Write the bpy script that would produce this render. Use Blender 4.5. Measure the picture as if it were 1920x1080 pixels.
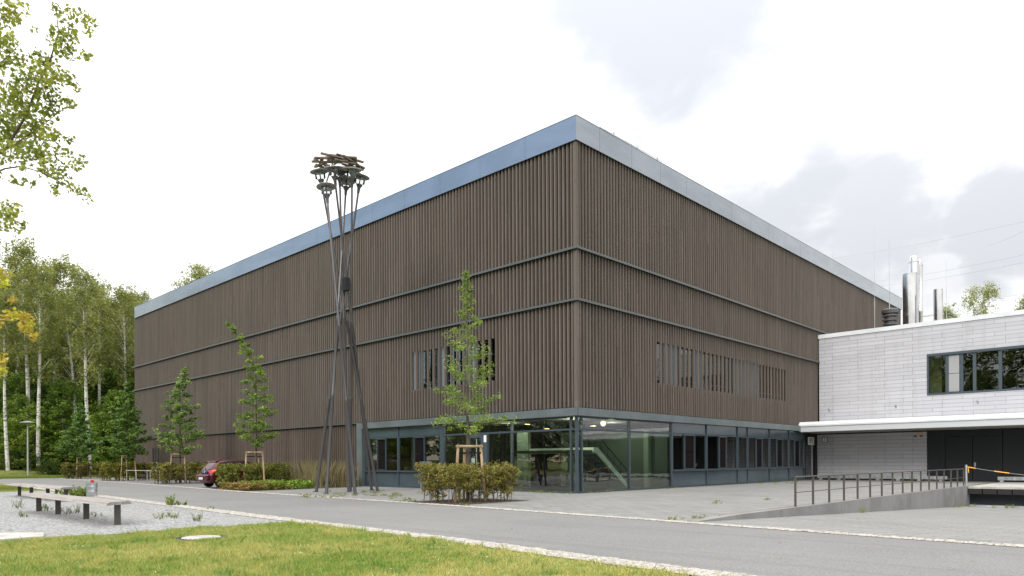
import bpy, math, random
import numpy as np
from mathutils import Vector, Matrix
R = math.radians
for o in list(bpy.data.objects): bpy.data.objects.remove(o)
S = bpy.context.scene
COL = S.collection

# ---------------------------------------------------------------- camera
# world axes follow the big hall: its left facade runs along -x at y=24.2, its right facade along +y at x=-19.1
YAW = math.atan2(.6895, .7243); ROLL = R(.324); EYE = 1.4; FPX = 1325.; PCX, PCY = 960., 866.1
cam = bpy.data.cameras.new('camera'); camo = bpy.data.objects.new('camera', cam); COL.objects.link(camo)
cam.sensor_width = 36; cam.lens = FPX/1920*36; cam.shift_y = (PCY-540)/1920
cam.clip_start = .1; cam.clip_end = 6000
camo.matrix_world = Matrix.Translation((0, 0, EYE)) @ Matrix.Rotation(YAW, 4, 'Z') @ Matrix.Rotation(R(90), 4, 'X') @ Matrix.Rotation(-ROLL, 4, 'Z')
S.camera = camo
CS, SN = math.cos(YAW), math.sin(YAW)
def ray(x, y):
    a = (x-PCX)/FPX; b = (PCY-y)/FPX
    a, b = a*math.cos(ROLL)+b*math.sin(ROLL), -a*math.sin(ROLL)+b*math.cos(ROLL)
    return Vector((CS*a-SN, SN*a+CS, b))
def at(x, y, d):            # point at forward distance d on the sight line of a photo pixel (1920 x 1080)
    return Vector((0, 0, EYE)) + ray(x, y)*d
def fw(px, d):              # ground point
    p = at(px, PCY, d); return p.x, p.y

# ---------------------------------------------------------------- world, sun, exposure
SUN_EL, SUN_AZ = R(40), R(277)      # azimuth of the sun measured from +x towards +y
sun = bpy.data.lights.new('sun', 'SUN'); sun.energy = 1.8; sun.angle = R(26); sun.color = (1, .95, .87)
suno = bpy.data.objects.new('sun', sun); COL.objects.link(suno)
sd = Vector((math.cos(SUN_EL)*math.cos(SUN_AZ), math.cos(SUN_EL)*math.sin(SUN_AZ), math.sin(SUN_EL)))
suno.rotation_euler = sd.to_track_quat('Z', 'Y').to_euler()
W = bpy.data.worlds.new('World'); S.world = W; W.use_nodes = True
nt = W.node_tree; nt.nodes.clear(); N = nt.nodes.new; L = nt.links.new
def mth(nt, op, a, b=None, c=None, clamp=False):
    n = nt.nodes.new('ShaderNodeMath'); n.operation = op; n.use_clamp = clamp
    for i, v in enumerate((a, b, c)):
        if v is None: continue
        if isinstance(v, (int, float)): n.inputs[i].default_value = v
        else: nt.links.new(v, n.inputs[i])
    return n.outputs[0]
def mixc(nt, f, a, b, mode='MIX'):
    n = nt.nodes.new('ShaderNodeMix'); n.data_type = 'RGBA'; n.blend_type = mode
    for s, v in ((n.inputs['Factor'], f), (n.inputs[6], a), (n.inputs[7], b)):
        if isinstance(v, (int, float)): s.default_value = v
        elif isinstance(v, tuple): s.default_value = v if len(v) == 4 else (*v, 1)
        else: nt.links.new(v, s)
    return n.outputs[2]
def ramp(nt, v, lo, hi):
    n = nt.nodes.new('ShaderNodeMapRange'); n.interpolation_type = 'SMOOTHSTEP'
    nt.links.new(v, n.inputs[0]); n.inputs[1].default_value = lo; n.inputs[2].default_value = hi
    return n.outputs[0]
sky = N('ShaderNodeTexSky'); sky.sky_type = 'NISHITA'; sky.sun_disc = False
sky.sun_elevation = SUN_EL; sky.sun_rotation = R(90)-SUN_AZ; sky.air_density = 1.2; sky.dust_density = .6
bgs = N('ShaderNodeBackground'); bgs.inputs[1].default_value = .15; L(sky.outputs[0], bgs.inputs[0])
tc = N('ShaderNodeTexCoord'); dirv = tc.outputs['Generated']
sep = N('ShaderNodeSeparateXYZ'); L(dirv, sep.inputs[0])
def wnoise(scale, detail, dist=0):
    m = N('ShaderNodeMapping'); m.inputs['Scale'].default_value = (1, 1, 1.7); L(dirv, m.inputs[0])
    n = N('ShaderNodeTexNoise'); n.inputs['Scale'].default_value = scale; n.inputs['Detail'].default_value = detail
    n.inputs['Roughness'].default_value = .55; n.inputs['Distortion'].default_value = dist; L(m.outputs[0], n.inputs[0]); return n.outputs[0]
n1 = wnoise(7, 5, .3); n2 = wnoise(3, 3)
def blob(d, rad, soft=.5, amp=.10):
    d = Vector(d).normalized()
    v = N('ShaderNodeVectorMath'); v.operation = 'DISTANCE'; L(dirv, v.inputs[0]); v.inputs[1].default_value = d
    q = mth(nt, 'ADD', v.outputs['Value'], mth(nt, 'MULTIPLY', mth(nt, 'SUBTRACT', n1, .5), amp*4))
    return mth(nt, 'SUBTRACT', 1, ramp(nt, q, rad*(1-soft), rad*(1+soft)))
grey = mth(nt, 'MULTIPLY', blob((.62, .68, .38), .42, .5, .06), .75)      # unseen grey cloud added right of the picture, darkens what the right fascia mirrors
for (px, py, r_, k) in ((1230, -10, .17, 1.0), (1330, -10, .10, .9), (1120, -20, .10, .8), (1350, 370, .09, .55), (1480, 400, .13, .95), (1610, 400, .12, .9), (1750, 440, .08, .7),
                        (1820, 250, .15, .42), (1900, 380, .08, .9), (870, 240, .11, .6), (1000, 300, .06, .45), (640, 330, .07, .35), (450, 440, .06, .4), (1100, 130, .07, .3), (1700, 190, .08, .2), (1950, 80, .12, .4)):
    b = mth(nt, 'MULTIPLY', blob(ray(px, py), r_, .6, .07), k)
    grey = b if grey is None else mth(nt, 'MAXIMUM', grey, b)
cie = mth(nt, 'MULTIPLY_ADD', mth(nt, 'MAXIMUM', sep.outputs[2], 0), 1.3, .885)      # overcast sky: brighter overhead
white = mixc(nt, mth(nt, 'MULTIPLY', ramp(nt, n2, .38, .66), 1.0), (1.03, 1.03, 1.02), (.915, .92, .925))
cloud = mixc(nt, grey, white, (.44, .46, .495))
bgc = N('ShaderNodeBackground'); L(cloud, bgc.inputs[0]); L(cie, bgc.inputs[1])
gap = mth(nt, 'MAXIMUM', blob((-.70, -.70, .43), .46, .5, .06), mth(nt, 'MULTIPLY', blob((-.85, -.55, .36), .22, .6, .06), .6))
mx = N('ShaderNodeMixShader'); L(mth(nt, 'MULTIPLY', gap, 1.0), mx.inputs[0]); L(bgc.outputs[0], mx.inputs[1]); L(bgs.outputs[0], mx.inputs[2])
wo = N('ShaderNodeOutputWorld'); L(mx.outputs[0], wo.inputs[0])
S.render.engine = 'CYCLES'
S.view_settings.view_transform = 'Standard'; S.view_settings.look = 'None'; S.view_settings.exposure = .37; S.view_settings.gamma = 1
S.cycles.max_bounces = 8; S.cycles.transparent_max_bounces = 12; S.cycles.diffuse_bounces = 3

# ---------------------------------------------------------------- materials
def mat(name, col, rough=.7, metal=0., spec=.4, build=None):
    m = bpy.data.materials.new(name); m.use_nodes = True; nt = m.node_tree; b = nt.nodes['Principled BSDF']
    b.inputs['Base Color'].default_value = (*col, 1); b.inputs['Roughness'].default_value = rough
    b.inputs['Metallic'].default_value = metal; b.inputs['Specular IOR Level'].default_value = spec
    if build: build(nt, b)
    return m
def pos(nt, scale=(1, 1, 1), obj=False):
    if obj: s = nt.nodes.new('ShaderNodeTexCoord').outputs['Object']
    else: s = nt.nodes.new('ShaderNodeNewGeometry').outputs['Position']
    m = nt.nodes.new('ShaderNodeMapping'); m.inputs['Scale'].default_value = scale; nt.links.new(s, m.inputs[0]); return m.outputs[0]
def noise(nt, v, scale, detail=4, rough=.55):
    n = nt.nodes.new('ShaderNodeTexNoise'); n.inputs['Scale'].default_value = scale; n.inputs['Detail'].default_value = detail
    n.inputs['Roughness'].default_value = rough; nt.links.new(v, n.inputs[0]); return n.outputs[0]
def bump(nt, b, h, strength=.4, dist=.01):
    n = nt.nodes.new('ShaderNodeBump'); n.inputs['Strength'].default_value = strength; n.inputs['Distance'].default_value = dist
    nt.links.new(h, n.inputs['Height']); nt.links.new(n.outputs[0], b.inputs['Normal'])
def mottled(c1, c2, scale=3, lo=.35, hi=.65, fine=None, bmp=0, sc=(1, 1, 1), obj=False):
    def f(nt, b):
        p = pos(nt, sc, obj); a = ramp(nt, noise(nt, p, scale), lo, hi); c = mixc(nt, a, c1, c2)
        if fine:
            g = noise(nt, p, fine[0], 2); c = mixc(nt, fine[1], c, mixc(nt, ramp(nt, g, .3, .7), tuple(x*.45 for x in c1), tuple(min(1, x*1.6) for x in c2)))
            if bmp: bump(nt, b, g, bmp)
        nt.links.new(c, b.inputs['Base Color'])
    return f
PITCH = .235
def wood_build(base, var, redden=0):
    def f(nt, b):
        g = nt.nodes.new('ShaderNodeNewGeometry').outputs['Position']
        s = nt.nodes.new('ShaderNodeSeparateXYZ'); nt.links.new(g, s.inputs[0])
        u = mth(nt, 'ADD', s.outputs[0], s.outputs[1])
        cell = mth(nt, 'FLOOR', mth(nt, 'DIVIDE', u, PITCH))
        zc = mth(nt, 'FLOOR', mth(nt, 'DIVIDE', mth(nt, 'ADD', s.outputs[2], mth(nt, 'MULTIPLY', cell, 1.37)), 4.1))
        w = nt.nodes.new('ShaderNodeTexWhiteNoise'); w.noise_dimensions = '2D'
        cv = nt.nodes.new('ShaderNodeCombineXYZ'); nt.links.new(cell, cv.inputs[0]); nt.links.new(zc, cv.inputs[1]); nt.links.new(cv.outputs[0], w.inputs[0])
        m = nt.nodes.new('ShaderNodeMapping'); m.inputs['Scale'].default_value = (9, 9, .45); nt.links.new(g, m.inputs[0])
        st = noise(nt, m.outputs[0], 3.5, 5, .65)
        m2 = nt.nodes.new('ShaderNodeMapping'); m2.inputs['Scale'].default_value = (1, 1, .55); nt.links.new(g, m2.inputs[0])
        vo = nt.nodes.new('ShaderNodeTexVoronoi'); vo.inputs['Scale'].default_value = 5.5; nt.links.new(m2.outputs[0], vo.inputs[0])
        knot = mth(nt, 'SUBTRACT', 1, ramp(nt, vo.outputs['Distance'], .07, .17))
        big = noise(nt, g, .13, 3)
        a = tuple(x*(1-var) for x in base); c = tuple(x*(1+var) for x in base)
        col = mixc(nt, w.outputs[0], a, c)
        col = mixc(nt, ramp(nt, st, .3, .72), col, mixc(nt, .4, col, tuple(x*1.6 for x in base)))
        col = mixc(nt, mth(nt, 'MULTIPLY', knot, .6), col, tuple(x*.28 for x in base))
        col = mixc(nt, mth(nt, 'MULTIPLY', ramp(nt, big, .4, .65), .35), col, tuple(x*y for x, y in zip(base, (.9, .95, .95))))
        m3 = nt.nodes.new('ShaderNodeMapping'); m3.inputs['Scale'].default_value = (1.6, 1.6, .13); nt.links.new(g, m3.inputs[0]); ws = noise(nt, m3.outputs[0], 1.3, 4, .6)
        col = mixc(nt, mth(nt, 'MULTIPLY', ramp(nt, ws, .5, .72), .3), col, tuple(x*.62 for x in base)); col = mixc(nt, mth(nt, 'MULTIPLY', ramp(nt, ws, .5, .3), .25), col, (.16, .145, .132))
        nt.links.new(col, b.inputs['Base Color']); bump(nt, b, st, .25, .004)
    return f
M = {}
M['wood'] = mat('weathered_wood', (.13, .1, .08), .75, build=wood_build((.116, .096, .079), .17))
M['wood_low'] = mat('brown_wood', (.12, .08, .06), .75, build=wood_build((.108, .082, .065), .2))
M['wood_back'] = mat('dark_backing', (.010, .008, .007), .9)  # near black: the shade in the gaps between slats is put into this colour
M['fascia'] = mat('grey_metal', (.36, .39, .42), .26, .85, build=lambda nt, b: (nt.links.new(mixc(nt, ramp(nt, noise(nt, pos(nt, (.3, .3, 1)), 1.2), .3, .7), (.30, .325, .35), (.36, .385, .41)), b.inputs['Base Color'])))
M['fascia_low'] = mat('green_grey_metal', (.13, .155, .16), .38, .25, build=mottled((.125, .15, .155), (.155, .18, .185), 1.3))
M['frame'] = mat('anthracite_frame', (.055, .075, .09), .4, .1)
M['spandrel'] = mat('spandrel_panel', (.05, .07, .085), .17, .0, .8, build=mottled((.045, .066, .080), (.06, .085, .1), .8))
M['flash'] = mat('band_flashing', (.13, .135, .13), .35, .35)
M['dark'] = mat('black', (.012, .013, .014), .6)
M['doorblack'] = mat('black_panel', (.013, .017, .021), .45, 0, .35)
M['steel'] = mat('pole_steel', (.12, .115, .12), .36, .55)
M['galv'] = mat('galvanised', (.5, .53, .55), .35, .8, build=mottled((.42, .45, .48), (.62, .65, .68), 6, sc=(1, 1, .3)))
M['stainless'] = mat('stainless_steel', (.72, .70, .68), .2, 1, build=mottled((.52, .51, .50), (.66, .65, .64), 2, sc=(1, 1, .3)))
M['rail'] = mat('rail_paint', (.09, .08, .07), .5, .2)
M['nest'] = mat('nest_timber', (.14, .115, .09), .8, build=mottled((.12, .095, .075), (.22, .18, .14), 5))
M['shade'] = mat('lamp_shade_metal', (.38, .39, .36), .5, .1)
M['stake'] = mat('stake_wood', (.35, .24, .15), .8, build=mottled((.30, .20, .12), (.48, .36, .24), 7, sc=(1, 1, .2)))
M['strap'] = mat('black_strap', (.01, .01, .01), .7)
M['bark'] = mat('bark', (.10, .085, .065), .9, build=mottled((.07, .058, .045), (.15, .125, .1), 8, sc=(1, 1, .3), obj=True))
def birch_build(nt, b):
    p = pos(nt, (1, 1, 3.2), True); n = noise(nt, p, 1.6, 4, .7); p2 = pos(nt, (.4, .4, .12), True); n2 = noise(nt, p2, 1.5)
    c = mixc(nt, ramp(nt, n, .52, .62), (.62, .60, .56), (.10, .09, .08)); c = mixc(nt, mth(nt, 'MULTIPLY', ramp(nt, n2, .55, .7), .5), c, (.22, .2, .17))
    nt.links.new(c, b.inputs['Base Color'])
M['birch'] = mat('birch_bark', (.6, .6, .58), .8, build=birch_build)
M['concrete'] = mat('concrete_wall', (.22, .215, .21), .85, build=mottled((.17, .165, .16), (.25, .245, .24), .9, fine=(30, .15)))
def panel_tone(nt, b):
    oi = nt.nodes.new('ShaderNodeObjectInfo'); p = pos(nt); c = mixc(nt, ramp(nt, noise(nt, p, .9), .35, .65), (.165, .16, .155), (.235, .23, .225))
    dr = noise(nt, pos(nt, (3, 3, .35)), 1.6, 4, .6); c = mixc(nt, mth(nt, 'MULTIPLY', ramp(nt, dr, .5, .75), .4), c, (.10, .098, .095))
    c = mixc(nt, mth(nt, 'MULTIPLY', oi.outputs['Random'], .55), c, (.27, .265, .26)); nt.links.new(c, b.inputs['Base Color'])
M['ramp_panel'] = mat('ramp_wall_panel', (.2, .2, .2), .8, build=panel_tone)
M['concrete_light'] = mat('light_concrete', (.5, .48, .45), .85, build=mottled((.32, .31, .285), (.46, .44, .41), 2, fine=(40, .25)))
def asphalt_build(nt, b):
    p = pos(nt); big = noise(nt, p, .35, 3); fine = noise(nt, p, 38, 3, .7); st = noise(nt, pos(nt, (.08, 1.2, 1)), 1.0, 3)
    c = mixc(nt, ramp(nt, big, .3, .7), (.178, .172, .166), (.222, .215, .206))
    c = mixc(nt, mth(nt, 'MULTIPLY', ramp(nt, st, .45, .7), .35), c, (.21, .205, .20))
    c = mixc(nt, .45, c, mixc(nt, ramp(nt, fine, .35, .65), (.08, .08, .08), (.27, .265, .26)))
    st2 = noise(nt, pos(nt, (.05, 2.6, 1)), 1.3, 4); c = mixc(nt, mth(nt, 'MULTIPLY', ramp(nt, st2, .52, .66), .3), c, (.125, .122, .12))
    sp = noise(nt, p, 2.2, 5, .7); c = mixc(nt, mth(nt, 'MULTIPLY', ramp(nt, sp, .6, .72), .35), c, (.12, .118, .115))
    nt.links.new(c, b.inputs['Base Color']); bump(nt, b, fine, .35, .004)
M['asphalt'] = mat('asphalt', (.16, .16, .16), .85, build=asphalt_build)
def gravel_build(nt, b):
    p = pos(nt); v = nt.nodes.new('ShaderNodeTexVoronoi'); v.inputs['Scale'].default_value = 22; nt.links.new(p, v.inputs[0])
    sv = nt.nodes.new('ShaderNodeSeparateColor'); nt.links.new(v.outputs['Color'], sv.inputs[0]); c = mixc(nt, sv.outputs[0], (.12, .12, .122), (.40, .40, .395)); big = noise(nt, p, .5, 4)
    c = mixc(nt, mth(nt, 'MULTIPLY', ramp(nt, big, .4, .75), .5), c, (.27, .265, .245))
    f = noise(nt, p, 9, 5, .7); c = mixc(nt, mth(nt, 'MULTIPLY', ramp(nt, f, .6, .75), .5), c, (.16, .16, .16))
    nt.links.new(c, b.inputs['Base Color']); bump(nt, b, v.outputs['Distance'], .8, .012)
M['gravel'] = mat('gravel', (.33, .34, .35), .9, build=gravel_build)
def paving_build(rot):
    def f(nt, b):
        g = nt.nodes.new('ShaderNodeNewGeometry').outputs['Position']; mp = nt.nodes.new('ShaderNodeMapping'); mp.inputs['Rotation'].default_value = (0, 0, R(rot)); nt.links.new(g, mp.inputs[0]); p = mp.outputs[0]
        br = nt.nodes.new('ShaderNodeTexBrick'); nt.links.new(p, br.inputs[0]); br.inputs['Scale'].default_value = 1
        br.inputs['Brick Width'].default_value = .6; br.inputs['Row Height'].default_value = .3; br.inputs['Mortar Size'].default_value = .016; br.inputs['Mortar Smooth'].default_value = .2
        br.inputs['Color1'].default_value = (.175, .172, .166, 1); br.inputs['Color2'].default_value = (.245, .24, .228, 1); br.inputs['Mortar'].default_value = (.095, .09, .078, 1)
        big = noise(nt, p, .25, 4); st = noise(nt, pos(nt, (.25, 1.3, 1)), 1.1, 5, .65); fine = noise(nt, p, 30, 3)
        c = mixc(nt, mth(nt, 'MULTIPLY', ramp(nt, big, .35, .7), .4), br.outputs[0], (.25, .243, .23))
        c = mixc(nt, mth(nt, 'MULTIPLY', ramp(nt, st, .5, .7), .5), c, (.14, .137, .13))
        c = mixc(nt, .12, c, mixc(nt, fine, (.1, .1, .1), (.5, .5, .5)))
        nt.links.new(c, b.inputs['Base Color'])
    return f
M['paving'] = mat('paving', (.27, .27, .27), .8, build=paving_build(0))
M['sett'] = mat('setts', (.4, .38, .35), .8, build=mottled((.27, .25, .225), (.47, .44, .40), 7, fine=(25, .3)))
M['sand'] = mat('joint_sand', (.28, .25, .2), .95, build=mottled((.10, .09, .07), (.19, .17, .13), 6))
M['soil'] = mat('soil', (.06, .042, .03), .95, build=mottled((.04, .028, .02), (.10, .07, .05), 7))
def lawn_build(nt, b):
    p = pos(nt); a = noise(nt, p, .55, 5); c = noise(nt, p, 14, 4, .7)
    col = mixc(nt, ramp(nt, a, .3, .7), (.12, .15, .025), (.20, .20, .05)); col = mixc(nt, .5, col, mixc(nt, ramp(nt, c, .3, .7), (.06, .085, .015), (.22, .25, .06)))
    nt.links.new(col, b.inputs['Base Color']); bump(nt, b, c, .6, .03)
M['lawn'] = mat('lawn_soil', (.1, .13, .03), .95, build=lawn_build)
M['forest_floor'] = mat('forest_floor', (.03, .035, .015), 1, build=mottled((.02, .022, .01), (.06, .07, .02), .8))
def white_clad(nt, b):
    g = nt.nodes.new('ShaderNodeNewGeometry').outputs['Position']; s = nt.nodes.new('ShaderNodeSeparateXYZ'); nt.links.new(g, s.inputs[0])
    cv = nt.nodes.new('ShaderNodeCombineXYZ'); nt.links.new(mth(nt, 'ADD', s.outputs[0], mth(nt, 'MULTIPLY', s.outputs[1], 1.0)), cv.inputs[0]); nt.links.new(s.outputs[2], cv.inputs[1])
    br = nt.nodes.new('ShaderNodeTexBrick'); nt.links.new(cv.outputs[0], br.inputs[0]); br.inputs['Scale'].default_value = 1
    br.offset = .33; br.offset_frequency = 3
    br.inputs['Brick Width'].default_value = 1.7; br.inputs['Row Height'].default_value = .25; br.inputs['Mortar Size'].default_value = .012; br.inputs['Mortar Smooth'].default_value = .1
    br.inputs['Color1'].default_value = (.43, .43, .465, 1); br.inputs['Color2'].default_value = (.49, .49, .525, 1); br.inputs['Mortar'].default_value = (.21, .208, .22, 1)
    big = noise(nt, g, .3, 4)
    c = mixc(nt, mth(nt, 'MULTIPLY', ramp(nt, big, .4, .7), .25), br.outputs[0], mixc(nt, .85, br.outputs[0], (.40, .395, .395)))
    dr = noise(nt, pos(nt, (2.2, 2.2, .16)), 1.4, 5, .65); c = mixc(nt, mth(nt, 'MULTIPLY', ramp(nt, dr, .5, .72), .22), c, (.27, .265, .26))
    nt.links.new(c, b.inputs['Base Color'])
M['whiteclad'] = mat('pale_cladding', (.42, .42, .44), .7, build=white_clad)
M['whitemetal'] = mat('white_metal', (.62, .64, .66), .4, build=mottled((.58, .60, .62), (.68, .70, .72), .7))
M['canopy'] = mat('canopy_metal', (.50, .52, .55), .45)
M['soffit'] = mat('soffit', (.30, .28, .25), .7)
M['interior'] = mat('interior_plaster', (.12, .13, .12), .9)
M['intdark'] = mat('interior_dark', (.03, .035, .035), .8)
M['intgreen'] = mat('green_wall', (.26, .36, .28), .8); M['intwall'] = mat('grey_green_wall', (.12, .17, .135), .85)
M['stairgreen'] = mat('pale_green_stair', (.80, .92, .84), .6)
M['curtain'] = mat('curtain', (.50, .60, .52), .9)
M['vent'] = mat('mesh_panel', (.012, .010, .010), .9, 0, .03)
M['blind'] = mat('grey_blind', (.17, .19, .21), .6)
M['blind_pale'] = mat('pale_vent', (.30, .30, .31), .6)
M['slate'] = mat('rust_edge', (.16, .10, .065), .8)
M['rubber'] = mat('rubber', (.015, .013, .013), .7)
M['yellow'] = mat('yellow_plastic', (.85, .38, .03), .5)
M['car'] = mat('maroon_paint', (.075, .006, .016), .35, .2, .4)
M['car'].node_tree.nodes['Principled BSDF'].inputs['Coat Weight'].default_value = .35
M['carglass'] = mat('car_glass', (.03, .035, .04), .06, 0, .9)
M['redlens'] = mat('red_lens', (.6, .02, .01), .2, 0, .7)
M['orangelens'] = mat('orange_lens', (.8, .25, .05), .25)
M['plate'] = mat('plate_white', (.6, .62, .62), .4)
M['blue'] = mat('blue_sign', (.03, .03, .17), .5)
M['skyblue'] = mat('blue_sticker', (.1, .4, .75), .5)
M['paper'] = mat('paper', (.7, .72, .7), .8)
M['ink'] = mat('ink', (.02, .02, .02), .7)
M['red'] = mat('red', (.5, .04, .03), .5)
def emis(name, c, s):
    m = bpy.data.materials.new(name); m.use_nodes = True; b = m.node_tree.nodes['Principled BSDF']
    b.inputs['Emission Color'].default_value = (*c, 1); b.inputs['Emission Strength'].default_value = s; return m
M['lit'] = emis('lit_lamp', (1, .62, .25), 7); M['litwhite'] = emis('lit_globe', (1, .86, .6), 2)
def glass_mat(name, tint, ior=1.55, gl=1.0, rough=0.0, wave=0):
    m = bpy.data.materials.new(name); m.use_nodes = True; nt = m.node_tree; nt.nodes.clear()
    t = nt.nodes.new('ShaderNodeBsdfTransparent'); t.inputs[0].default_value = (*tint, 1)
    g = nt.nodes.new('ShaderNodeBsdfGlossy'); g.inputs['Roughness'].default_value = rough; g.inputs[0].default_value = (gl, gl, gl, 1)
    f = nt.nodes.new('ShaderNodeFresnel'); f.inputs[0].default_value = ior
    if wave:
        bp = nt.nodes.new('ShaderNodeBump'); bp.inputs['Strength'].default_value = 1; bp.inputs['Distance'].default_value = wave
        nt.links.new(noise(nt, pos(nt), .8, 2), bp.inputs['Height']); nt.links.new(bp.outputs[0], g.inputs['Normal'])
    mx = nt.nodes.new('ShaderNodeMixShader'); nt.links.new(f.outputs[0], mx.inputs[0]); nt.links.new(t.outputs[0], mx.inputs[1]); nt.links.new(g.outputs[0], mx.inputs[2])
    o = nt.nodes.new('ShaderNodeOutputMaterial'); nt.links.new(mx.outputs[0], o.inputs[0]); return m
M['glass'] = glass_mat('tinted_glass', (.60, .72, .65), 2.1, wave=.004)
M['clearglass'] = glass_mat('clear_glass', (.90, .93, .93), 1.5)
def leaf_mat(name, trans=.35):
    m = bpy.data.materials.new(name); m.use_nodes = True; nt = m.node_tree; b = nt.nodes['Principled BSDF']
    a = nt.nodes.new('ShaderNodeAttribute'); a.attribute_name = 'tint'; b.inputs['Roughness'].default_value = .55; b.inputs['Specular IOR Level'].default_value = .3
    nt.links.new(a.outputs['Color'], b.inputs['Base Color'])
    t = nt.nodes.new('ShaderNodeBsdfTranslucent'); nt.links.new(mixc(nt, 1., a.outputs['Color'], (1.25, 1.3, .6), 'MULTIPLY'), t.inputs[0])
    mx = nt.nodes.new('ShaderNodeMixShader'); mx.inputs[0].default_value = trans
    nt.links.new(b.outputs[0], mx.inputs[1]); nt.links.new(t.outputs[0], mx.inputs[2]); nt.links.new(mx.outputs[0], nt.nodes['Material Output'].inputs[0]); return m
M['leaf'] = leaf_mat('leaves'); M['grass'] = leaf_mat('grass_blades', .25)

# ---------------------------------------------------------------- mesh helpers
class MB:
    def __init__(s): s.v = []; s.f = []; s.g = []
    def add(s, vs, fs):
        n = len(s.v); s.g.append((n, len(s.f))); s.v += [tuple(v) for v in vs]; s.f += [tuple(i+n for i in f) for f in fs]; return s
    def box(s, x0, x1, y0, y1, z0, z1):
        return s.add([(x, y, z) for z in (z0, z1) for y in (y0, y1) for x in (x0, x1)],
                     [(0, 2, 3, 1), (4, 5, 7, 6), (0, 1, 5, 4), (2, 6, 7, 3), (0, 4, 6, 2), (1, 3, 7, 5)])
    def beam(s, p, q, w, h, up=(0, 0, 1), roll=0):
        p, q = Vector(p), Vector(q); d = (q-p).normalized(); u = Vector(up)
        if abs(d.dot(u)) > .98: u = Vector((1, 0, 0))
        a = d.cross(u).normalized(); b = a.cross(d)
        if roll: a, b = a*math.cos(roll)+b*math.sin(roll), -a*math.sin(roll)+b*math.cos(roll)
        vs = [e+a*i*w/2+b*j*h/2 for e in (p, q) for i, j in ((-1, -1), (1, -1), (1, 1), (-1, 1))]
        return s.add(vs, [(3, 2, 1, 0), (4, 5, 6, 7)]+[(i, (i+1) % 4, (i+1) % 4+4, i+4) for i in range(4)])
    def tube(s, pts, rs, n=8, cap=True):
        pts = [Vector(p) for p in pts]
        if not hasattr(rs, '__len__'): rs = [rs]*len(pts)
        vs = []; prev = None
        for i, p in enumerate(pts):
            d = (pts[min(i+1, len(pts)-1)]-pts[max(i-1, 0)]).normalized()
            a = prev if prev else (Vector((1, 0, 0)) if abs(d.x) < .9 else Vector((0, 1, 0)))
            a = (a-d*a.dot(d)).normalized(); b = d.cross(a); prev = a
            vs += [p+(a*math.cos(2*math.pi*k/n)+b*math.sin(2*math.pi*k/n))*rs[i] for k in range(n)]
        fs = [(i*n+k, i*n+(k+1) % n, (i+1)*n+(k+1) % n, (i+1)*n+k) for i in range(len(pts)-1) for k in range(n)]
        if cap: fs += [tuple(range(n-1, -1, -1)), tuple(range((len(pts)-1)*n, len(pts)*n))]
        return s.add(vs, fs)
    def lathe(s, prof, o=(0, 0, 0), ax=(0, 0, 1), n=20):     # prof: (radius, height)
        o = Vector(o); ax = Vector(ax).normalized()
        return s.tube([o+ax*h for r, h in prof], [max(r, 1e-4) for r, h in prof], n) if False else s._lathe(prof, o, ax, n)
    def _lathe(s, prof, o, ax, n):
        a = Vector((1, 0, 0)) if abs(ax.x) < .9 else Vector((0, 1, 0)); a = (a-ax*a.dot(ax)).normalized(); b = ax.cross(a); vs = []
        for r, h in prof: vs += [o+ax*h+(a*math.cos(2*math.pi*k/n)+b*math.sin(2*math.pi*k/n))*max(r, 1e-4) for k in range(n)]
        return s.add(vs, [(i*n+k, i*n+(k+1) % n, (i+1)*n+(k+1) % n, (i+1)*n+k) for i in range(len(prof)-1) for k in range(n)])
    def sheet(s, pts, z): return s.add([(x, y, z) for x, y in pts], [tuple(range(len(pts)))])
    def build(s, name, m, parent=None, smooth=False, bevel=0):
        me = bpy.data.meshes.new(name); me.from_pydata(s.v, [], s.f); me.materials.append(M[m] if isinstance(m, str) else m); me.update()
        if smooth:
            me.polygons.foreach_set('use_smooth', [True]*len(me.polygons))
            try: me.set_sharp_from_angle(angle=R(40))
            except Exception: pass
        o = bpy.data.objects.new(name, me); COL.objects.link(o)
        if parent: attach(o, parent)
        if bevel:
            b = o.modifiers.new('bevel', 'BEVEL'); b.width = bevel; b.segments = 2; b.limit_method = 'ANGLE'
        return o
def split(mb, name, m, parent, **k):        # every piece an object of its own
    g = mb.g+[(len(mb.v), len(mb.f))]; r = []
    for (a, fa), (b, fb) in zip(g, g[1:]): r.append(MB().add(mb.v[a:b], [tuple(i-a for i in f) for f in mb.f[fa:fb]]).build(name, m, parent, **k))
    return r
def wloc(p):
    v = Vector(p.location)
    return v+wloc(p.parent) if (p.parent and not p.get('_w')) else v
def attach(o, parent):          # meshes are written in world metres; the parent keeps its own base point
    o.parent = parent
    root = parent
    while root.parent: root = root.parent
    if parent is root and not root.get('proto'): o.matrix_parent_inverse = Matrix.Translation(-Vector(root.location))
def tag(o, label=None, cat=None, group=None, kind=None):
    if label: o['label'] = label
    if cat: o['category'] = cat
    if group: o['group'] = group
    if kind: o['kind'] = kind
    return o
def thing(name, label, cat, loc=(0, 0, 0), group=None):
    o = bpy.data.objects.new(name, None); COL.objects.link(o); o.location = loc; o.empty_display_size = .2
    return tag(o, label, cat, group)
def struct(name, mb, m, smooth=False):
    return tag(mb.build(name, m, None, smooth), kind='structure')
def dup(root, loc, rz=0, sc=1, label=None):
    r = root.copy(); COL.objects.link(r); r.location = loc; r.rotation_euler = (0, 0, rz)
    r.scale = sc if hasattr(sc, '__len__') else (sc, sc, sc)
    if label: r['label'] = label
    for ch in list(root.children):
        c = ch.copy(); COL.objects.link(c); c.parent = r
        for g in ch.children:
            d = g.copy(); COL.objects.link(d); d.parent = c
    return r
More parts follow.
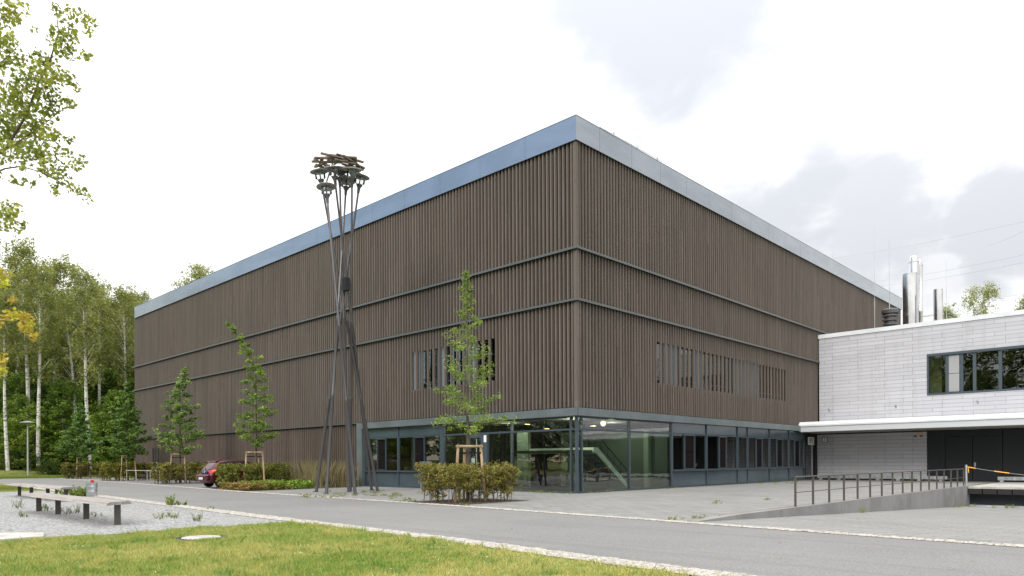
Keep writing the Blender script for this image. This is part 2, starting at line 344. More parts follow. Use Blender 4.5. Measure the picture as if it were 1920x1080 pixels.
def npmesh(name, V, k, m, cols=None, parent=None):          # V: (n*k,3) separate k-gons
    V = np.asarray(V, dtype=np.float32).reshape(-1, 3); n = len(V)//k
    me = bpy.data.meshes.new(name); me.vertices.add(n*k); me.loops.add(n*k); me.polygons.add(n)
    me.vertices.foreach_set('co', V.ravel()); me.loops.foreach_set('vertex_index', np.arange(n*k, dtype=np.int32))
    me.polygons.foreach_set('loop_start', np.arange(0, n*k, k, dtype=np.int32)); me.polygons.foreach_set('loop_total', np.full(n, k, dtype=np.int32))
    me.materials.append(M[m]); me.update(calc_edges=True)
    if cols is not None:
        a = me.attributes.new('tint', 'FLOAT_COLOR', 'POINT'); c = np.ones((n*k, 4), dtype=np.float32); c[:, :3] = np.repeat(cols, k, axis=0); a.data.foreach_set('color', c.ravel())
    o = bpy.data.objects.new(name, me); COL.objects.link(o)
    if parent: attach(o, parent)
    return o
QUAD = np.array([(-.5, 0), (0, -.32), (.5, 0), (0, .32)])
OVAL = np.array([(-.5, 0), (-.2, -.24), (.25, -.22), (.55, 0), (.25, .22), (-.2, .24)])
MAPLE = np.array([(0, -.55), (.12, -.2), (.42, -.32), (.36, -.08), (.62, .1), (.3, .16), (.22, .42), (0, .3), (-.22, .42), (-.3, .16), (-.62, .1), (-.36, -.08), (-.42, -.32), (-.12, -.2)])
def leaves(C, size, rng, cols, tmpl=QUAD, up=.5, jit=.3, bend=None):
    # C: (n,3) centres, cols (n,3)
    n = len(C); k = len(tmpl)
    nr = rng.normal(size=(n, 3)); nr /= np.linalg.norm(nr, axis=1, keepdims=True); nr[:, 2] = np.abs(nr[:, 2])+up; nr /= np.linalg.norm(nr, axis=1, keepdims=True)
    t = rng.normal(size=(n, 3)); a = np.cross(nr, t); a /= np.linalg.norm(a, axis=1, keepdims=True); b = np.cross(nr, a)
    s = size*(1+jit*rng.uniform(-1, 1, n))
    V = C[:, None, :]+a[:, None, :]*(tmpl[None, :, 0:1]*s[:, None, None])+b[:, None, :]*(tmpl[None, :, 1:2]*s[:, None, None])
    return V.reshape(-1, 3), cols
def clump_leaves(cent, rad, per, rng, c1, c2, flat=.7, accent=None, afrac=0):
    # random leaf points in clumps, each clump with its own tone
    C = []; K = []
    c1 = np.array(c1); c2 = np.array(c2)
    for p, r in zip(cent, rad):
        n = max(2, int(per*rng.uniform(.6, 1.4))); q = rng.normal(size=(n, 3)); q /= np.linalg.norm(q, axis=1, keepdims=True); q *= (rng.uniform(0, 1, (n, 1))**.45)*r; q[:, 2] *= flat
        C.append(q+np.array(p)); t = rng.uniform(0, 1); base = c1*(1-t)+c2*t
        k = base[None, :]*rng.uniform(.7, 1.3, (n, 1))
        if accent is not None:
            msk = rng.uniform(0, 1, n) < afrac; k[msk] = np.array(accent)*rng.uniform(.7, 1.2, (msk.sum(), 1))
        K.append(k)
    return np.concatenate(C), np.concatenate(K)

# ---------------------------------------------------------------- ground
UP = [(-150, 26), (-110, 21.5), (-81, 19.5), (-58, 18.15), (-44.4, 16.95), (-34.5, 15.95), (-21.7, 15.2), (-16.8, 14.95), (-9.5, 14.3), (-4, 13.75), (0, 13.45), (20, 12.2), (60, 9.5)]
LO = [(-150, 18.5), (-110, 15.0), (-64, 11.9), (-51, 11.2), (-43.8, 10.75), (-33.8, 10.15), (-26, 9.65), (-18.6, 9.15), (-9.7, 8.65), (-5.4, 8.25), (-3, 8.1), (20, 6.9), (60, 4.8)]
def ev(pl, x):
    for (a, b), (c, d) in zip(pl, pl[1:]):
        if a <= x <= c: return b+(d-b)*(x-a)/(c-a)
    return pl[0][1] if x < pl[0][0] else pl[-1][1]
g = MB(); BIG = 2600
for (a, b, c, d) in ((-BIG, -8.06, -BIG, BIG), (-8.06, 30, -BIG, 14.5), (-8.06, 30, 42.4, BIG), (30, BIG, -BIG, BIG)): g.sheet([(a, c), (b, c), (b, d), (a, d)], 0)
struct('ground', g, 'lawn')
struct('road', MB().sheet([p for p in LO]+[p for p in UP[::-1]], .006), 'asphalt')
struct('parking_area', MB().sheet([(-100, 20.6), (-81, 19.6), (-58, 18.25), (-44.4, 17.05), (-37.6, 16.4), (-37.6, 24.2), (-100, 24.2)], .004), 'asphalt')
pl = [(x, ev(UP, x)+.02) for x in (-37.6, -34.5, -21.7, -16.8, -9.5, -8.31)]
struct('plaza_paving', MB().sheet(pl+[(-8.31, 52.1), (-19.1, 52.1), (-19.1, 24.2), (-37.6, 24.2)], .010), 'paving')
struct('entrance_paving', MB().sheet([(-8.31, ev(UP, -8.31)+.02), (0, ev(UP, 0)+.02), (30, ev(UP, 30)+.02), (30, 14.5), (-8.06, 14.5), (-8.31, 14.5)], .010), 'paving')
struct('loading_ramp', MB().add([(-8.06, 14.5, .010), (30, 14.5, .010), (30, 42.4, -1.0), (-8.06, 42.4, -1.0)], [(0, 1, 2, 3)]), 'paving')
struct('gravel_yard', MB().sheet([(-15.3, -20), (-15.45, 3), (-15.55, 6.2), (-15.0, 7.3), (-15.2, ev(LO, -15.2)-.45), (-24, ev(LO, -24)-.45), (-36, ev(LO, -36)-.45), (-44, 10.2), (-43.8, 8), (-44.5, -20)], .005), 'gravel')
# grass bank up to the wood
bk = MB(); prof = [(-86, .004), (-93, .02), (-97, .16), (-101, .62), (-106, 1.18), (-112, 1.36), (-135, 1.45), (-230, 2.2)]
ys = list(range(-120, 141, 10)); rr = random.Random(3)
vs = [(x+rr.uniform(-1, 1)*(0 if i in (0,) else 1), y, z) for i, (x, z) in enumerate(prof) for y in ys]
fs = [(i*len(ys)+j, i*len(ys)+j+1, (i+1)*len(ys)+j+1, (i+1)*len(ys)+j) for i in range(len(prof)-1) for j in range(len(ys)-1) if i < 5]
struct('grass_bank', MB().add(vs, fs), 'lawn', True)
fs = [(i*len(ys)+j, i*len(ys)+j+1, (i+1)*len(ys)+j+1, (i+1)*len(ys)+j) for i in range(len(prof)-1) for j in range(len(ys)-1) if i >= 5]
struct('forest_ground', MB().add(vs, fs), 'forest_floor', True)
# granite sett strips
def setts(name, pl, off0, rows, w, x0, x1, rng):
    mb = MB(); s = w*.94; x = x0
    base = MB().add([(x0, ev(pl, x0)+off0, .009), (x1, ev(pl, x1)+off0, .009), (x1, ev(pl, x1)+off0+rows*w, .009), (x0, ev(pl, x0)+off0+rows*w, .009)], [(0, 1, 2, 3)]) if False else MB()
    xs = np.linspace(x0, x1, 120)
    base.add([(x, ev(pl, x)+off0, .013) for x in xs]+[(x, ev(pl, x)+off0+rows*w, .013) for x in xs], [(i, i+1, i+121, i+120) for i in range(119)])
    struct(name+'_bed', base, 'sand')
    for r in range(rows):
        x = x0+rng.uniform(0, w)
        while x < x1:
            l = w*rng.uniform(.8, 1.25); y = ev(pl, x)+off0+r*w+w/2+rng.uniform(-.012, .012); h = .020+rng.uniform(0, .014); e = .016
            a, b_, c, d = x+.007, x+l-.013, y-s/2+rng.uniform(0, .02), y+s/2-rng.uniform(0, .02)
            if rng.random() > .012:
                mb.add([(a, c, .012), (b_, c, .012), (b_, d, .012), (a, d, .012), (a+e, c+e, h), (b_-e, c+e, h), (b_-e, d-e, h), (a+e, d-e, h)],
                       [(4, 5, 6, 7), (0, 1, 5, 4), (1, 2, 6, 5), (2, 3, 7, 6), (3, 0, 4, 7)])
            x += l
    struct(name, mb, 'sett')
rng_ = random.Random(5)
setts('sett_strip_lawn_side', LO, -.47, 3, .16, -60, 25, rng_)
setts('sett_strip_plaza_side', UP, -.02, 2, .145, -80, 25, rng_)

# ---------------------------------------------------------------- hall building
hall = thing('hall_building', 'large dark hall clad in vertical wooden slats with a glazed ground floor', 'building', (-19.1, 24.2, 0))
X0, Y0, X1, Y1, ZT = -19.1, 24.2, -73.2, 72.8, 16.4
Z1, Z2, Z3, Z4 = 15.35, 10.72, 8.47, 3.75
def clad(name, face, t0, t1, z0, z1, m, holes=(), dbl=None, seed=1, skip0=0):
    # face 'L': along -x at y=Y0 ; face 'R': along +y at x=X0.  t measured from the corner
    mb = MB(); rng = random.Random(seed); dp = .095; w = .116
    n0 = int(math.ceil(t0/PITCH)); n = n0
    def bx(a, b, d0, d1, za, zb):
        if face == 'L': mb.box(X0-b, X0-a, Y0+d0, Y0+d1, za, zb)
        else: mb.box(X0-d1, X0-d0, Y0+a, Y0+b, za, zb)
    while (n+.6)*PITCH < t1:
        t = n*PITCH-.02; segs = [(z0, z1)]
        for (h0, h1, hz0, hz1) in holes:
            if h0 < t < h1 and n % 2 == 0: segs = [(z0, hz0), (hz1, z1)]
        for a, b in segs:
            j = rng.uniform(-.005, .005)
            c = .018
            if face == 'L': P = [(X0-t-w, Y0+dp), (X0-t-w+c, Y0+j), (X0-t-c-.008, Y0+j), (X0-t, Y0+dp)]
            else: P = [(X0-dp, Y0+t), (X0-j, Y0+t+c), (X0-j, Y0+t+w-c-.006), (X0-dp, Y0+t+w)]
            mb.add([(x, y, z) for z in (a, b) for x, y in P], [(0, 1, 2, 3)[::-1], (4, 5, 6, 7)]+[(i, (i+1) % 4, (i+1) % 4+4, i+4) for i in range(4)])
        n += 1
    return mb.build(name, m, hall)
HL = (5.02, 11.62, 5.36, 7.40)      # window band on the left facade (t0,t1,z0,z1)
HR = (6.4, 22.2, 5.32, 7.38)
LW = 54.1; RW = 48.6; GLt = 16.55     # ground floor glazing of the left facade ends here
back = MB()
def wallseg(face, t0, t1, z0, z1, d0=.10, d1=.35):
    if t1-t0 < .01 or z1-z0 < .01: return
    if face == 'L': back.box(X0-t1, X0-t0, Y0+d0, Y0+d1, z0, z1)
    else: back.box(X0-d1, X0-d0, Y0+t0, Y0+t1, z0, z1)
for f, Wd, H in (('L', LW, HL), ('R', RW, HR)):
    wallseg(f, .13, Wd, 7.5, 16.2); wallseg(f, .13, Wd, 3.42, 5.25); wallseg(f, .13, H[0]-.1, 5.25, 7.5); wallseg(f, H[1]+.1, Wd, 5.25, 7.5)
wallseg('L', GLt, LW, 0, 3.42); wallseg('R', 27.85, RW, 0, 3.42)
back.box(X1, X1+.3, Y0+.36, Y1, 0, 16.2); back.box(X1+.31, X0-.36, Y1-.3, Y1, 0, 16.2)
back.build('wall', 'wood_back', hall)
post = MB()
for z0, z1 in ((Z2+.06, Z1), (Z3+.06, Z2-.03), (Z4+.02, Z3-.03)):
    post.box(X0-.165, X0-.003, Y0-.012, Y0+.08, z0, z1); post.box(X0-.08, X0+.012, Y0-.012+.093, Y0+.165, z0, z1); post.box(X0, X0+.012, Y0-.012, Y0+.078, z0, z1)
post.build('corner_board', 'wood', hall)
for f, Wd in (('L', LW), ('R', RW)):
    clad('cladding', f, .2, Wd, Z2+.07, Z1+.03, 'wood', seed=1)
    clad('cladding', f, .2, Wd if f == 'L' else 30, Z3+.07, Z2-.06, 'wood', seed=2)
    H = HL if f == 'L' else HR
    clad('cladding', f, .2, Wd if f == 'L' else 28, Z4+.04, Z3-.06, 'wood', holes=[(H[0], H[1], H[2], H[3])], seed=3)
cl = clad('cladding', 'L', GLt+.05, LW, .22, Z4-.08, 'wood_low', seed=4); cl['label'] = 'browner lowest band of slats reaching the ground'
for z in (Z2, Z3):
    mb = MB(); mb.box(X0-LW, X0+.13, Y0-.13, Y0+.14, z-.028, z+.022); mb.box(X0-.14, X0+.13, Y0+.145, Y0+RW if z > 10 else Y0+28, z-.028, z+.022)
    mb.box(X0-LW, X0+.127, Y0-.127, Y0-.10, z-.075, z-.03); mb.box(X0+.10, X0+.127, Y0-.098, Y0+RW if z > 10 else Y0+28, z-.075, z-.03)
    mb.build('band_flashing', 'flash', hall)
MB().box(X0-LW, X0-GLt, Y0-.12, Y0+.14, Z4-.03, Z4+.02).build('band_flashing', 'flash', hall)
# perforated slats area: ventilation grille, small louvre bottom left
v = MB()
for i in range(3): v.box(-68.5+i*.62, -68.2+i*.62, Y0-.02, Y0+.0, .3, 2.85)
split(v, 'ventilation_slot', 'dark', hall)
# roof fascia in panels
rf = MB(); pw = 2.55
def panels(face, t0, t1, z0, z1, first, pw, proud, th=.05):
    mb = MB(); t = t0; k = 0
    while t < t1-.05:
        e = min(t+(first if k == 0 else pw), t1)
        if face == 'L': mb.box(X0-e+.012, X0-t, Y0-proud, Y0-proud+th, z0, z1)
        else: mb.box(X0+proud-th, X0+proud, Y0+t, Y0+e-.012, z0, z1)
        t = e; k += 1
    return mb
panels('L', -.09, LW-.5, Z1, ZT, 3.0, 3.0, .09).build('roof_fascia', 'fascia', hall)
panels('R', -.04, RW, Z1, ZT, 1.65, 2.55, .09).build('roof_fascia', 'fascia', hall)
MB().box(X1+.6, X0+.03, Y0-.03, Y1+.15, 16.2, ZT-.02).box(X1+.6, X0+.035, Y0-.035, Y1+.15, Z1+.05, Z1+.1).build('roof', 'dark', hall)
rc = MB(); rc.box(X1+.55, X0+.105, Y0-.105, Y0+.1, ZT, ZT+.02); rc.box(X0-.1, X0+.105, Y0+.101, Y1+.1, ZT, ZT+.02); rc.build('roof_coping', 'fascia', hall)
# lower fascia
MB().box(X0-GLt-.02, X0+.10, Y0-.14, Y0-.09, 3.40, Z4).box(X0-GLt-.02, X0+.10, Y0-.085, Y0+.12, 3.40, Z4-.01).build('lower_fascia', 'fascia_low', hall)
panels('R', -.08, 26.9, 3.40, Z4, 1.5, 2.5, .14).build('lower_fascia', 'fascia_low', hall)
MB().box(X0-.3, X0+.085, Y0+.13, Y0+27.0, 3.40, Z4-.012).build('lower_fascia_core', 'fascia_low', hall)
jb = MB(); jb.box(X0-GLt-.02, X0-GLt+.52, Y0-.14, Y0+.3, 0.02, 3.395); jb.build('door_jamb', 'fascia_low', hall)
# ------- ground floor
GY = Y0+.16; GX = X0-.16      # glass planes
def frame_rect(mb, face, a, b, z0, z1, w=.06, d=.08):
    def bx(p, q, za, zb, o=0.):
        if face == 'L': mb.box(p, q, GY-d-o, GY+.02, za, zb)
        else: mb.box(GX-.02, GX+d+o, p, q, za, zb)
    bx(a, a+w, z0, z1); bx(b-w, b, z0, z1); bx(a+w, b-w, z0, z0+w, -.002); bx(a+w, b-w, z1-w, z1, -.002)
def pane(face, a, b, z0, z1, off=0.):
    mb = MB()
    if face == 'L': mb.add([(a, GY-.02+off, z0), (b, GY-.02+off, z0), (b, GY-.02+off, z1), (a, GY-.02+off, z1)], [(0, 1, 2, 3)])
    else: mb.add([(GX+.02-off, a, z0), (GX+.02-off, b, z0), (GX+.02-off, b, z1), (GX+.02-off, a, z1)], [(0, 1, 2, 3)])
    return mb
def panel_box(face, a, b, z0, z1, o0, o1):
    mb = MB()
    if face == 'L': mb.box(a, b, GY-o1, GY-o0, z0, z1)
    else: mb.box(GX+o0, GX+o1, a, b, z0, z1)
    return mb
def office_bay(face, a, b, vent, curtain=0, label=None):
    fr = MB(); frame_rect(fr, face, a, b, .9, 2.84, .055)
    if vent: 
        v0, v1 = vent; frame_rect(fr, face, v0, v1, .955, 2.785, .05, .1)
    w = fr.build('window', 'frame', hall)
    if label: w['label'] = label
    segs = [(a+.055, vent[0]), (vent[1], b-.055)] if vent else [(a+.055, b-.055)]
    gm = MB()
    for p, q in segs:
        if q-p > .05: x = pane(face, p, q, .955, 2.785); gm.add(x.v, x.f)
    split(gm, 'glass', 'glass', w)
    if vent:
        vp = panel_box(face, vent[0]+.06, vent[1]-.06, 1.0, 1.87, .0, .03); q = panel_box(face, vent[0]+.06, vent[1]-.06, 1.9, 2.74, .0, .03); vp.add(q.v, q.f); split(vp, 'vent_panel', 'vent', w)
    sp = panel_box(face, a+.01, b-.01, .09, .885, -.02, .045); q = panel_box(face, a+.01, b-.01, 2.855, 3.395, -.02, .045); sp.add(q.v, q.f); split(sp, 'spandrel', 'spandrel', hall)
    si = panel_box(face, a, b, .868, .9, .06, .16); si.build('window_sill', 'frame', hall)
for a, b, v in ((-35.05, -31.95, (-33.9, -33.05)), (-31.87, -28.3, (-30.5, -29.6))): office_bay('L', a, b, v)
for a, b, v in ((32.2, 35.75, (33.4, 34.5)), (35.85, 39.5, (37.25, 38.15)), (39.6, 40.85, None), (40.93, 43.95, (42.05, 42.95)), (44.05, 47.0, (45.1, 46.05)), (47.1, 49.6, (48.0, 48.9))): office_bay('R', a, b, v)
mu = MB()
for x in (-31.91, -28.15): mu.box(x-.045 if x < -30 else x-.14, x+.045 if x < -30 else x+.14, GY-.1, GY+.05, .05, 3.395)
mu.box(-35.1, -35.06, GY-.1, GY+.05, .05, 3.395)
for y in (35.80, 39.55, 40.89, 44.0, 47.05, 49.66): mu.box(GX-.05, GX+.10, y-.035, y+.035, .05, 3.395)
split(mu, 'mullion', 'frame', hall)
base = MB(); base.box(X0-GLt+.5, GX+.11, GY-.11, GY+.1, .012, .085); base.box(GX-.1, GX+.11, GY+.101, 51.9, .012, .085); base.build('plinth', 'frame', hall)
# lobby glazing left of the corner
lg = MB()
for x in (-26.25, -23.15, -19.55): lg.box(x-.035, x+.035, GY-.10, GY+.04, .085, 3.395)
lg.box(-28.0, -19.3, GY-.09, GY+.03, 2.78, 2.86); lg.box(-28.0, -19.3, GY-.09, GY+.03, 3.33, 3.393)
lg.box(GX-.02, GX+.11, GY-.11, GY-.02, .085, 3.395)
for y in (24.62, 28.32, 32.13): lg.box(GX-.04, GX+.10, y-.035, y+.035, .085, 3.395)
lg.box(GX-.03, GX+.09, GY, 32.1, 2.78, 2.86); lg.box(GX-.03, GX+.09, GY, 32.1, 3.33, 3.393)
gl = lg.build('glazing_frame', 'frame', hall)
x_ = MB()
for a, b in ((-28.0, -26.3), (-24.75, -23.2), (-23.1, -19.6), (-19.5, -19.3)):
    q = pane('L', a, b, .09, 2.78); x_.add(q.v, q.f)
for a, b in ((-28.0, -23.2), (-23.1, -19.6), (-19.5, -19.3)):
    q = pane('L', a, b, 2.86, 3.33); x_.add(q.v, q.f)
for a, b in ((24.4, 24.6), (24.66, 28.28), (28.36, 32.1)):
    for z0, z1 in ((.09, 2.78), (2.86, 3.33)):
        q = pane('R', a, b, z0, z1); x_.add(q.v, q.f)
split(x_, 'lobby_glass', 'glass', gl)
dr = MB(); frame_rect(dr, 'L', -26.2, -25.05, .09, 2.77, .16, .12); d_ = dr.build('door', 'frame', hall)
pane('L', -26.0, -25.2, .3, 2.6).build('glass', 'glass', d_)
MB().tube([(-25.42, GY-.2, .35), (-25.42, GY-.2, 2.55)], .022, 8).box(-25.44, -25.40, GY-.2, GY-.1, .6, .63).box(-25.44, -25.40, GY-.2, GY-.1, 2.3, 2.33).build('door_handle', 'galv', d_)
MB().box(-25.98, -25.72, GY-.03, GY-.024, 1.2, 1.6).build('door_sticker', 'intgreen', d_)
MB().box(-25.04, -24.76, GY-.12, GY+.03, .09, 2.77).build('door_post', 'frame', hall)
MB().box(-24.98, -24.80, GY-.128, GY-.121, 2.38, 2.72).build('notice', 'paper', hall)
MB().box(-24.96, -24.83, GY-.14, GY-.121, .75, 1.35).box(-24.95, -24.84, GY-.145, GY-.141, 1.1, 1.2).build('intercom', 'galv', hall)
MB().box(-26.15, -26.10, GY-.15, GY-.125, 2.1, 2.4).build('door_closer', 'galv', d_)
# door at the inner corner by the annex
d2 = MB(); frame_rect(d2, 'R', 49.75, 51.85, .09, 3.0, .14, .12); e_ = d2.build('door', 'dark', hall); e_['label'] = 'narrow dark glass door in the inner corner under the canopy'
pane('R', 49.9, 51.7, .25, 2.85).build('glass', 'glass', e_); MB().tube([(GX+.2, 50.75, .3), (GX+.2, 50.75, 2.6)], .02).build('door_handle', 'galv', e_)
MB().box(GX-.03, GX+.05, 49.7, 52.05, 3.005, 3.4).build('door_header', 'dark', hall)
# interior rooms
it = MB(); it.box(-35.4, -19.35, 24.5, 52.0, -.02, .03); it.build('interior_floor', 'interior', hall)
it = MB(); it.box(-35.4, -19.35, 24.45, 52.0, 3.41, 3.5); it.build('interior_ceiling', 'interior', hall)
it = MB(); it.box(-35.5, -35.4, 24.4, 30, .03, 3.4); it.box(-35.4, -28.2, 30, 30.1, .03, 3.4); it.box(-28.25, -28.12, 24.45, 30, .03, 3.4)
it.box(-28.2, -28.1, 30.1, 36, .03, 3.4); it.box(-28.1, -25.0, 36, 36.1, .03, 3.4); it.box(-25, -24.9, 34, 52, .03, 3.4); it.box(-24.9, -19.4, 51.9, 52, .03, 3.4)
for y in (35.8, 40.9, 44.0): it.box(-24.9, -19.5, y-.06, y+.06, .03, 3.4)
it.build('interior_wall', 'intdark', hall)
MB().box(-25.9, -25.1, 27.6, 27.8, .031, 3.0).build('green_column', 'intgreen', hall)
MB().box(-20.75, -20.45, 31.9, 32.19, .031, 3.0).build('green_column', 'intgreen', hall)
MB().box(-24.6, -19.5, 32.2, 32.32, .031, 3.0).box(-24.75, -24.65, 29.8, 32.2, .031, 3.0).build('lobby_wall', 'intwall', hall)
cu = MB(); rng = random.Random(8)
def curtain(face, a, b, depth=.35):
    cu = MB(); n = int((b-a)/.09)
    for i in range(n):
        p = a+(b-a)*i/n; o = depth+rng.uniform(-.03, .03); q = p+(b-a)/n
        if face == 'L': cu.add([(p, GY+o, .95), (q, GY+depth+.05, .95), (q, GY+depth+.05, 2.95), (p, GY+o, 2.95)], [(0, 1, 2, 3)])
        else: cu.add([(GX-o, p, .95), (GX-depth-.05, q, .95), (GX-depth-.05, q, 2.95), (GX-o, p, 2.95)], [(0, 1, 2, 3)])
    cu.build('curtain', 'curtain', hall)
curtain('L', -34.9, -34.3); curtain('L', -31.3, -30.3); curtain('R', 39.75, 40.5); curtain('R', 43.05, 43.7); curtain('R', 46.1, 46.8); curtain('R', 40.98, 41.3)
MB().box(-34.2, -33, 26, 27, .72, .76).box(-31.6, -29, 26, 27, .72, .76).box(-34.15, -34.1, 26, 26.05, .03, .72).box(-29.1, -29.05, 26, 26.05, .03, .72).box(-33, -32.6, 25.5, 25.9, .76, 1.15).build('office_desk', 'paper', hall)
# staircase in the lobby
sx = -20.55
st = thing('staircase', 'pale green staircase with landing seen through the corner glazing of the hall', 'staircase', (-22, 28, 0))
mb = MB()
prf = [(27.4, 1.86), (27.35, 2.08), (27.6, 2.08), (30.35, .10), (30.1, .04)]
mb.add([(sx, y, z) for y, z in prf]+[(sx-.08, y, z) for y, z in prf], [(0, 1, 2, 3, 4), (9, 8, 7, 6, 5)]+[(i, (i+1) % 5, (i+1) % 5+5, i+5) for i in range(5)])
mb.build('stringer', 'stairgreen', st)
MB().box(-24.7, sx, 27.27, 27.35, 1.86, 2.08).box(-24.7, sx, 27.35, 27.44, 1.8, 1.86).build('landing_edge', 'stairgreen', st)
MB().box(-24.7, sx-.09, 26.0, 27.26, 1.82, 1.95).build('landing', 'interior', st)
tr = MB()
for i in range(10):
    y = 27.6+i*.275; z = 1.9-i*.19; tr.box(sx-1.3, sx-.09, y, y+.28, z-.05, z)
tr.build('steps', 'interior', st)
hr = MB()
for dx in (-.1, -1.25):
    hr.tube([(sx+dx, 27.4, 2.9), (sx+dx, 30.2, .95)], .022, 6); hr.tube([(sx+dx, 27.4, 2.5), (sx+dx, 30.2, .55)], .012, 6)
    for i in range(6): y = 27.5+i*.53; z = 2.83-(y-27.5)*.7; hr.tube([(sx+dx, y, z-.95), (sx+dx, y, z)], .014, 6)
hr.tube([(-24.6, 27.2, 2.9), (sx, 27.2, 2.9)], .02, 6)
hr.build('handrail', 'dark', st)
us = MB(); us.beam((-22.6, 31.6, .6), (-22.6, 26.2, 3.4), .06, .28); us.beam((-23.6, 31.6, .6), (-23.6, 26.2, 3.4), .06, .28); us.build('upper_flight', 'intdark', st)
for i, (px, py, d, r_, k, lb) in enumerate(((990, 792, 37, .16, 'lit', 'leftmost lit ceiling lamp behind the left lobby glass'), (1025, 804, 40, .16, 'lit', 'lower lit ceiling lamp behind the left lobby glass'), (1112, 799, 38, .16, 'lit', 'small lit ceiling lamp left of the globe, behind the right lobby glass'),
                                          (887, 800, 36, .15, 'lit', 'lit ceiling lamp above the entrance door, behind the young oak'))):
    p = at(px, py, d); z = min(p.z, 3.36)
    t = thing('ceiling_lamp', lb, 'ceiling lamp', (p.x, p.y, z)); MB().lathe([(.0, .0), (r_, 0), (r_, .03)], (p.x, p.y, z), n=16).build('lamp_disc', k, t)
    MB().lathe([(r_+.005, .031), (r_+.03, .0), (r_+.03, .04), (.0, .05)], (p.x, p.y, z), n=16).build('lamp_rim', 'galv', t)
p = at(1131, 788, 35); t = thing('globe_lamp', 'round lit globe lamp under the lobby ceiling at the hall corner', 'ceiling lamp', (p.x, p.y, 3.3))
MB().lathe([(.001, -.26), (.07, -.24), (.12, -.18), (.135, -.11), (.12, -.04), (.06, 0)], (p.x, p.y, 3.40), n=20).build('globe', 'litwhite', t, True); MB().tube([(p.x, p.y, 3.395), (p.x, p.y, 3.409)], .06).build('lamp_mount', 'galv', t)
for lx, ly, e in ((-21.0, 26.2, 70), (-21.6, 30.2, 75), (-25.5, 26.5, 45)):      # light of the lit lobby lamps
    l_ = bpy.data.lights.new('lobby_lamp_light', 'POINT'); l_.energy = e; l_.color = (1, .9, .72); l_.shadow_soft_size = .2
    lo_ = bpy.data.objects.new('lobby_lamp_light', l_); COL.objects.link(lo_); lo_.location = (lx, ly, 3.1)
# upper windows behind the slats
def upper_window(face, t0, t1, z0, z1, pattern, label):
    def bx(mb, a, b, d0, d1, za, zb):
        if face == 'L': mb.box(X0-b, X0-a, Y0+d0, Y0+d1, za, zb)
        else: mb.box(X0-d1, X0-d0, Y0+a, Y0+b, za, zb)
    fr = MB(); bx(fr, t0, t1, .16, .24, z0-.08, z0); bx(fr, t0, t1, .16, .24, z1, z1+.08)
    cuts = [p[0] for p in pattern]+[t1]
    for c in cuts: bx(fr, c-.04, c+.04, .16, .241, z0, z1)
    for (a, kd), b in zip(pattern, cuts[1:]):
        if kd == 'glass': bx(fr, a+.04, b-.04, .165, .235, z0+.38, z0+.43)
    w = fr.build('window', 'frame', hall); w['label'] = label
    gm = MB(); bm = MB()
    for (a, kd), b in zip(pattern, cuts[1:]):
        if kd == 'glass': bx(gm, a+.04, b-.04, .2, .205, z0, z1)
        else: bx(bm, a+.04, b-.04, .18, .22, z0, z1)
    split(gm, 'glass', 'glass', w); split(bm, 'shutter_panel', 'blind', w)
    rm = MB(); bx(rm, t0-.1, t1+.1, 1.9, 2.0, z0-.3, z1+.3); bx(rm, t0-.1, t1+.1, .36, 1.9, z1+.1, z1+.15); bx(rm, t0-.1, t1+.1, .36, 1.9, z0-.15, z0-.1); rm.build('room_wall', 'intdark', hall)
upper_window('L', 4.95, 11.75, 5.25, 7.45, [(4.95, 'glass'), (6.6, 'p'), (7.5, 'glass'), (8.7, 'p'), (9.5, 'glass'), (10.9, 'p')], 'long window band behind spaced slats above the entrance')
upper_window('R', 6.3, 22.25, 5.25, 7.45, [(6.3, 'glass'), (7.2, 'p'), (8.8, 'glass'), (10.3, 'p'), (11.3, 'glass'), (14.9, 'p'), (18.5, 'glass')], 'long window band behind spaced slats on the facade beside the annex')
# roof cable rail
rl = MB(); rl.tube([(-19.3, 26.2, 16.68), (-19.3, 31.6, 16.72)], .018, 6)
for y in (27.3, 29.3, 31.1): rl.box(-19.34, -19.26, y-.03, y+.03, ZT+.03, 16.8)
rl.tube([(-19.4, 27.3, 16.5), (-19.4, 27.3, 17.75)], .010, 5); rl.build('roof_rail', 'galv', hall)

# ---------------------------------------------------------------- annex
ann = thing('annex_building', 'pale panel clad annex with ribbon window, white canopy and dark loading doors', 'building', (-12, 52.1, 0))
AY = 52.1; AX0 = -19.03; AX1 = 34
wl = MB()
wx0, wx1, wz0, wz1 = -12.16, 12, 5.58, 8.27
wl.box(AX0, AX1, AY, AY+.3, wz1, 10.12); wl.box(AX0, AX1, AY, AY+.3, 3.6, wz0); wl.box(AX0, wx0, AY, AY+.3, wz0, wz1); wl.box(wx1, AX1, AY, AY+.3, wz0, wz1)
wl.box(AX1-.3, AX1, AY+.301, 90, 0, 10.12); wl.box(AX0, AX0+.3, 73.2, 90, 0, 10.12)
wl.build('wall', 'whiteclad', ann)
MB().box(-19.27, -12.2, AY+.02, AY+.32, .30, 3.34).build('lower_wall', 'whiteclad', ann)['label'] = 'shaded cladding under the canopy'
MB().box(AX0-.05, AX1+.05, AY-.06, AY+.4, 10.12, 10.40).build('parapet_cap', 'whitemetal', ann)
MB().box(AX0, AX1, AY+.41, 90, 9.6, 9.8).build('roof', 'canopy', ann)
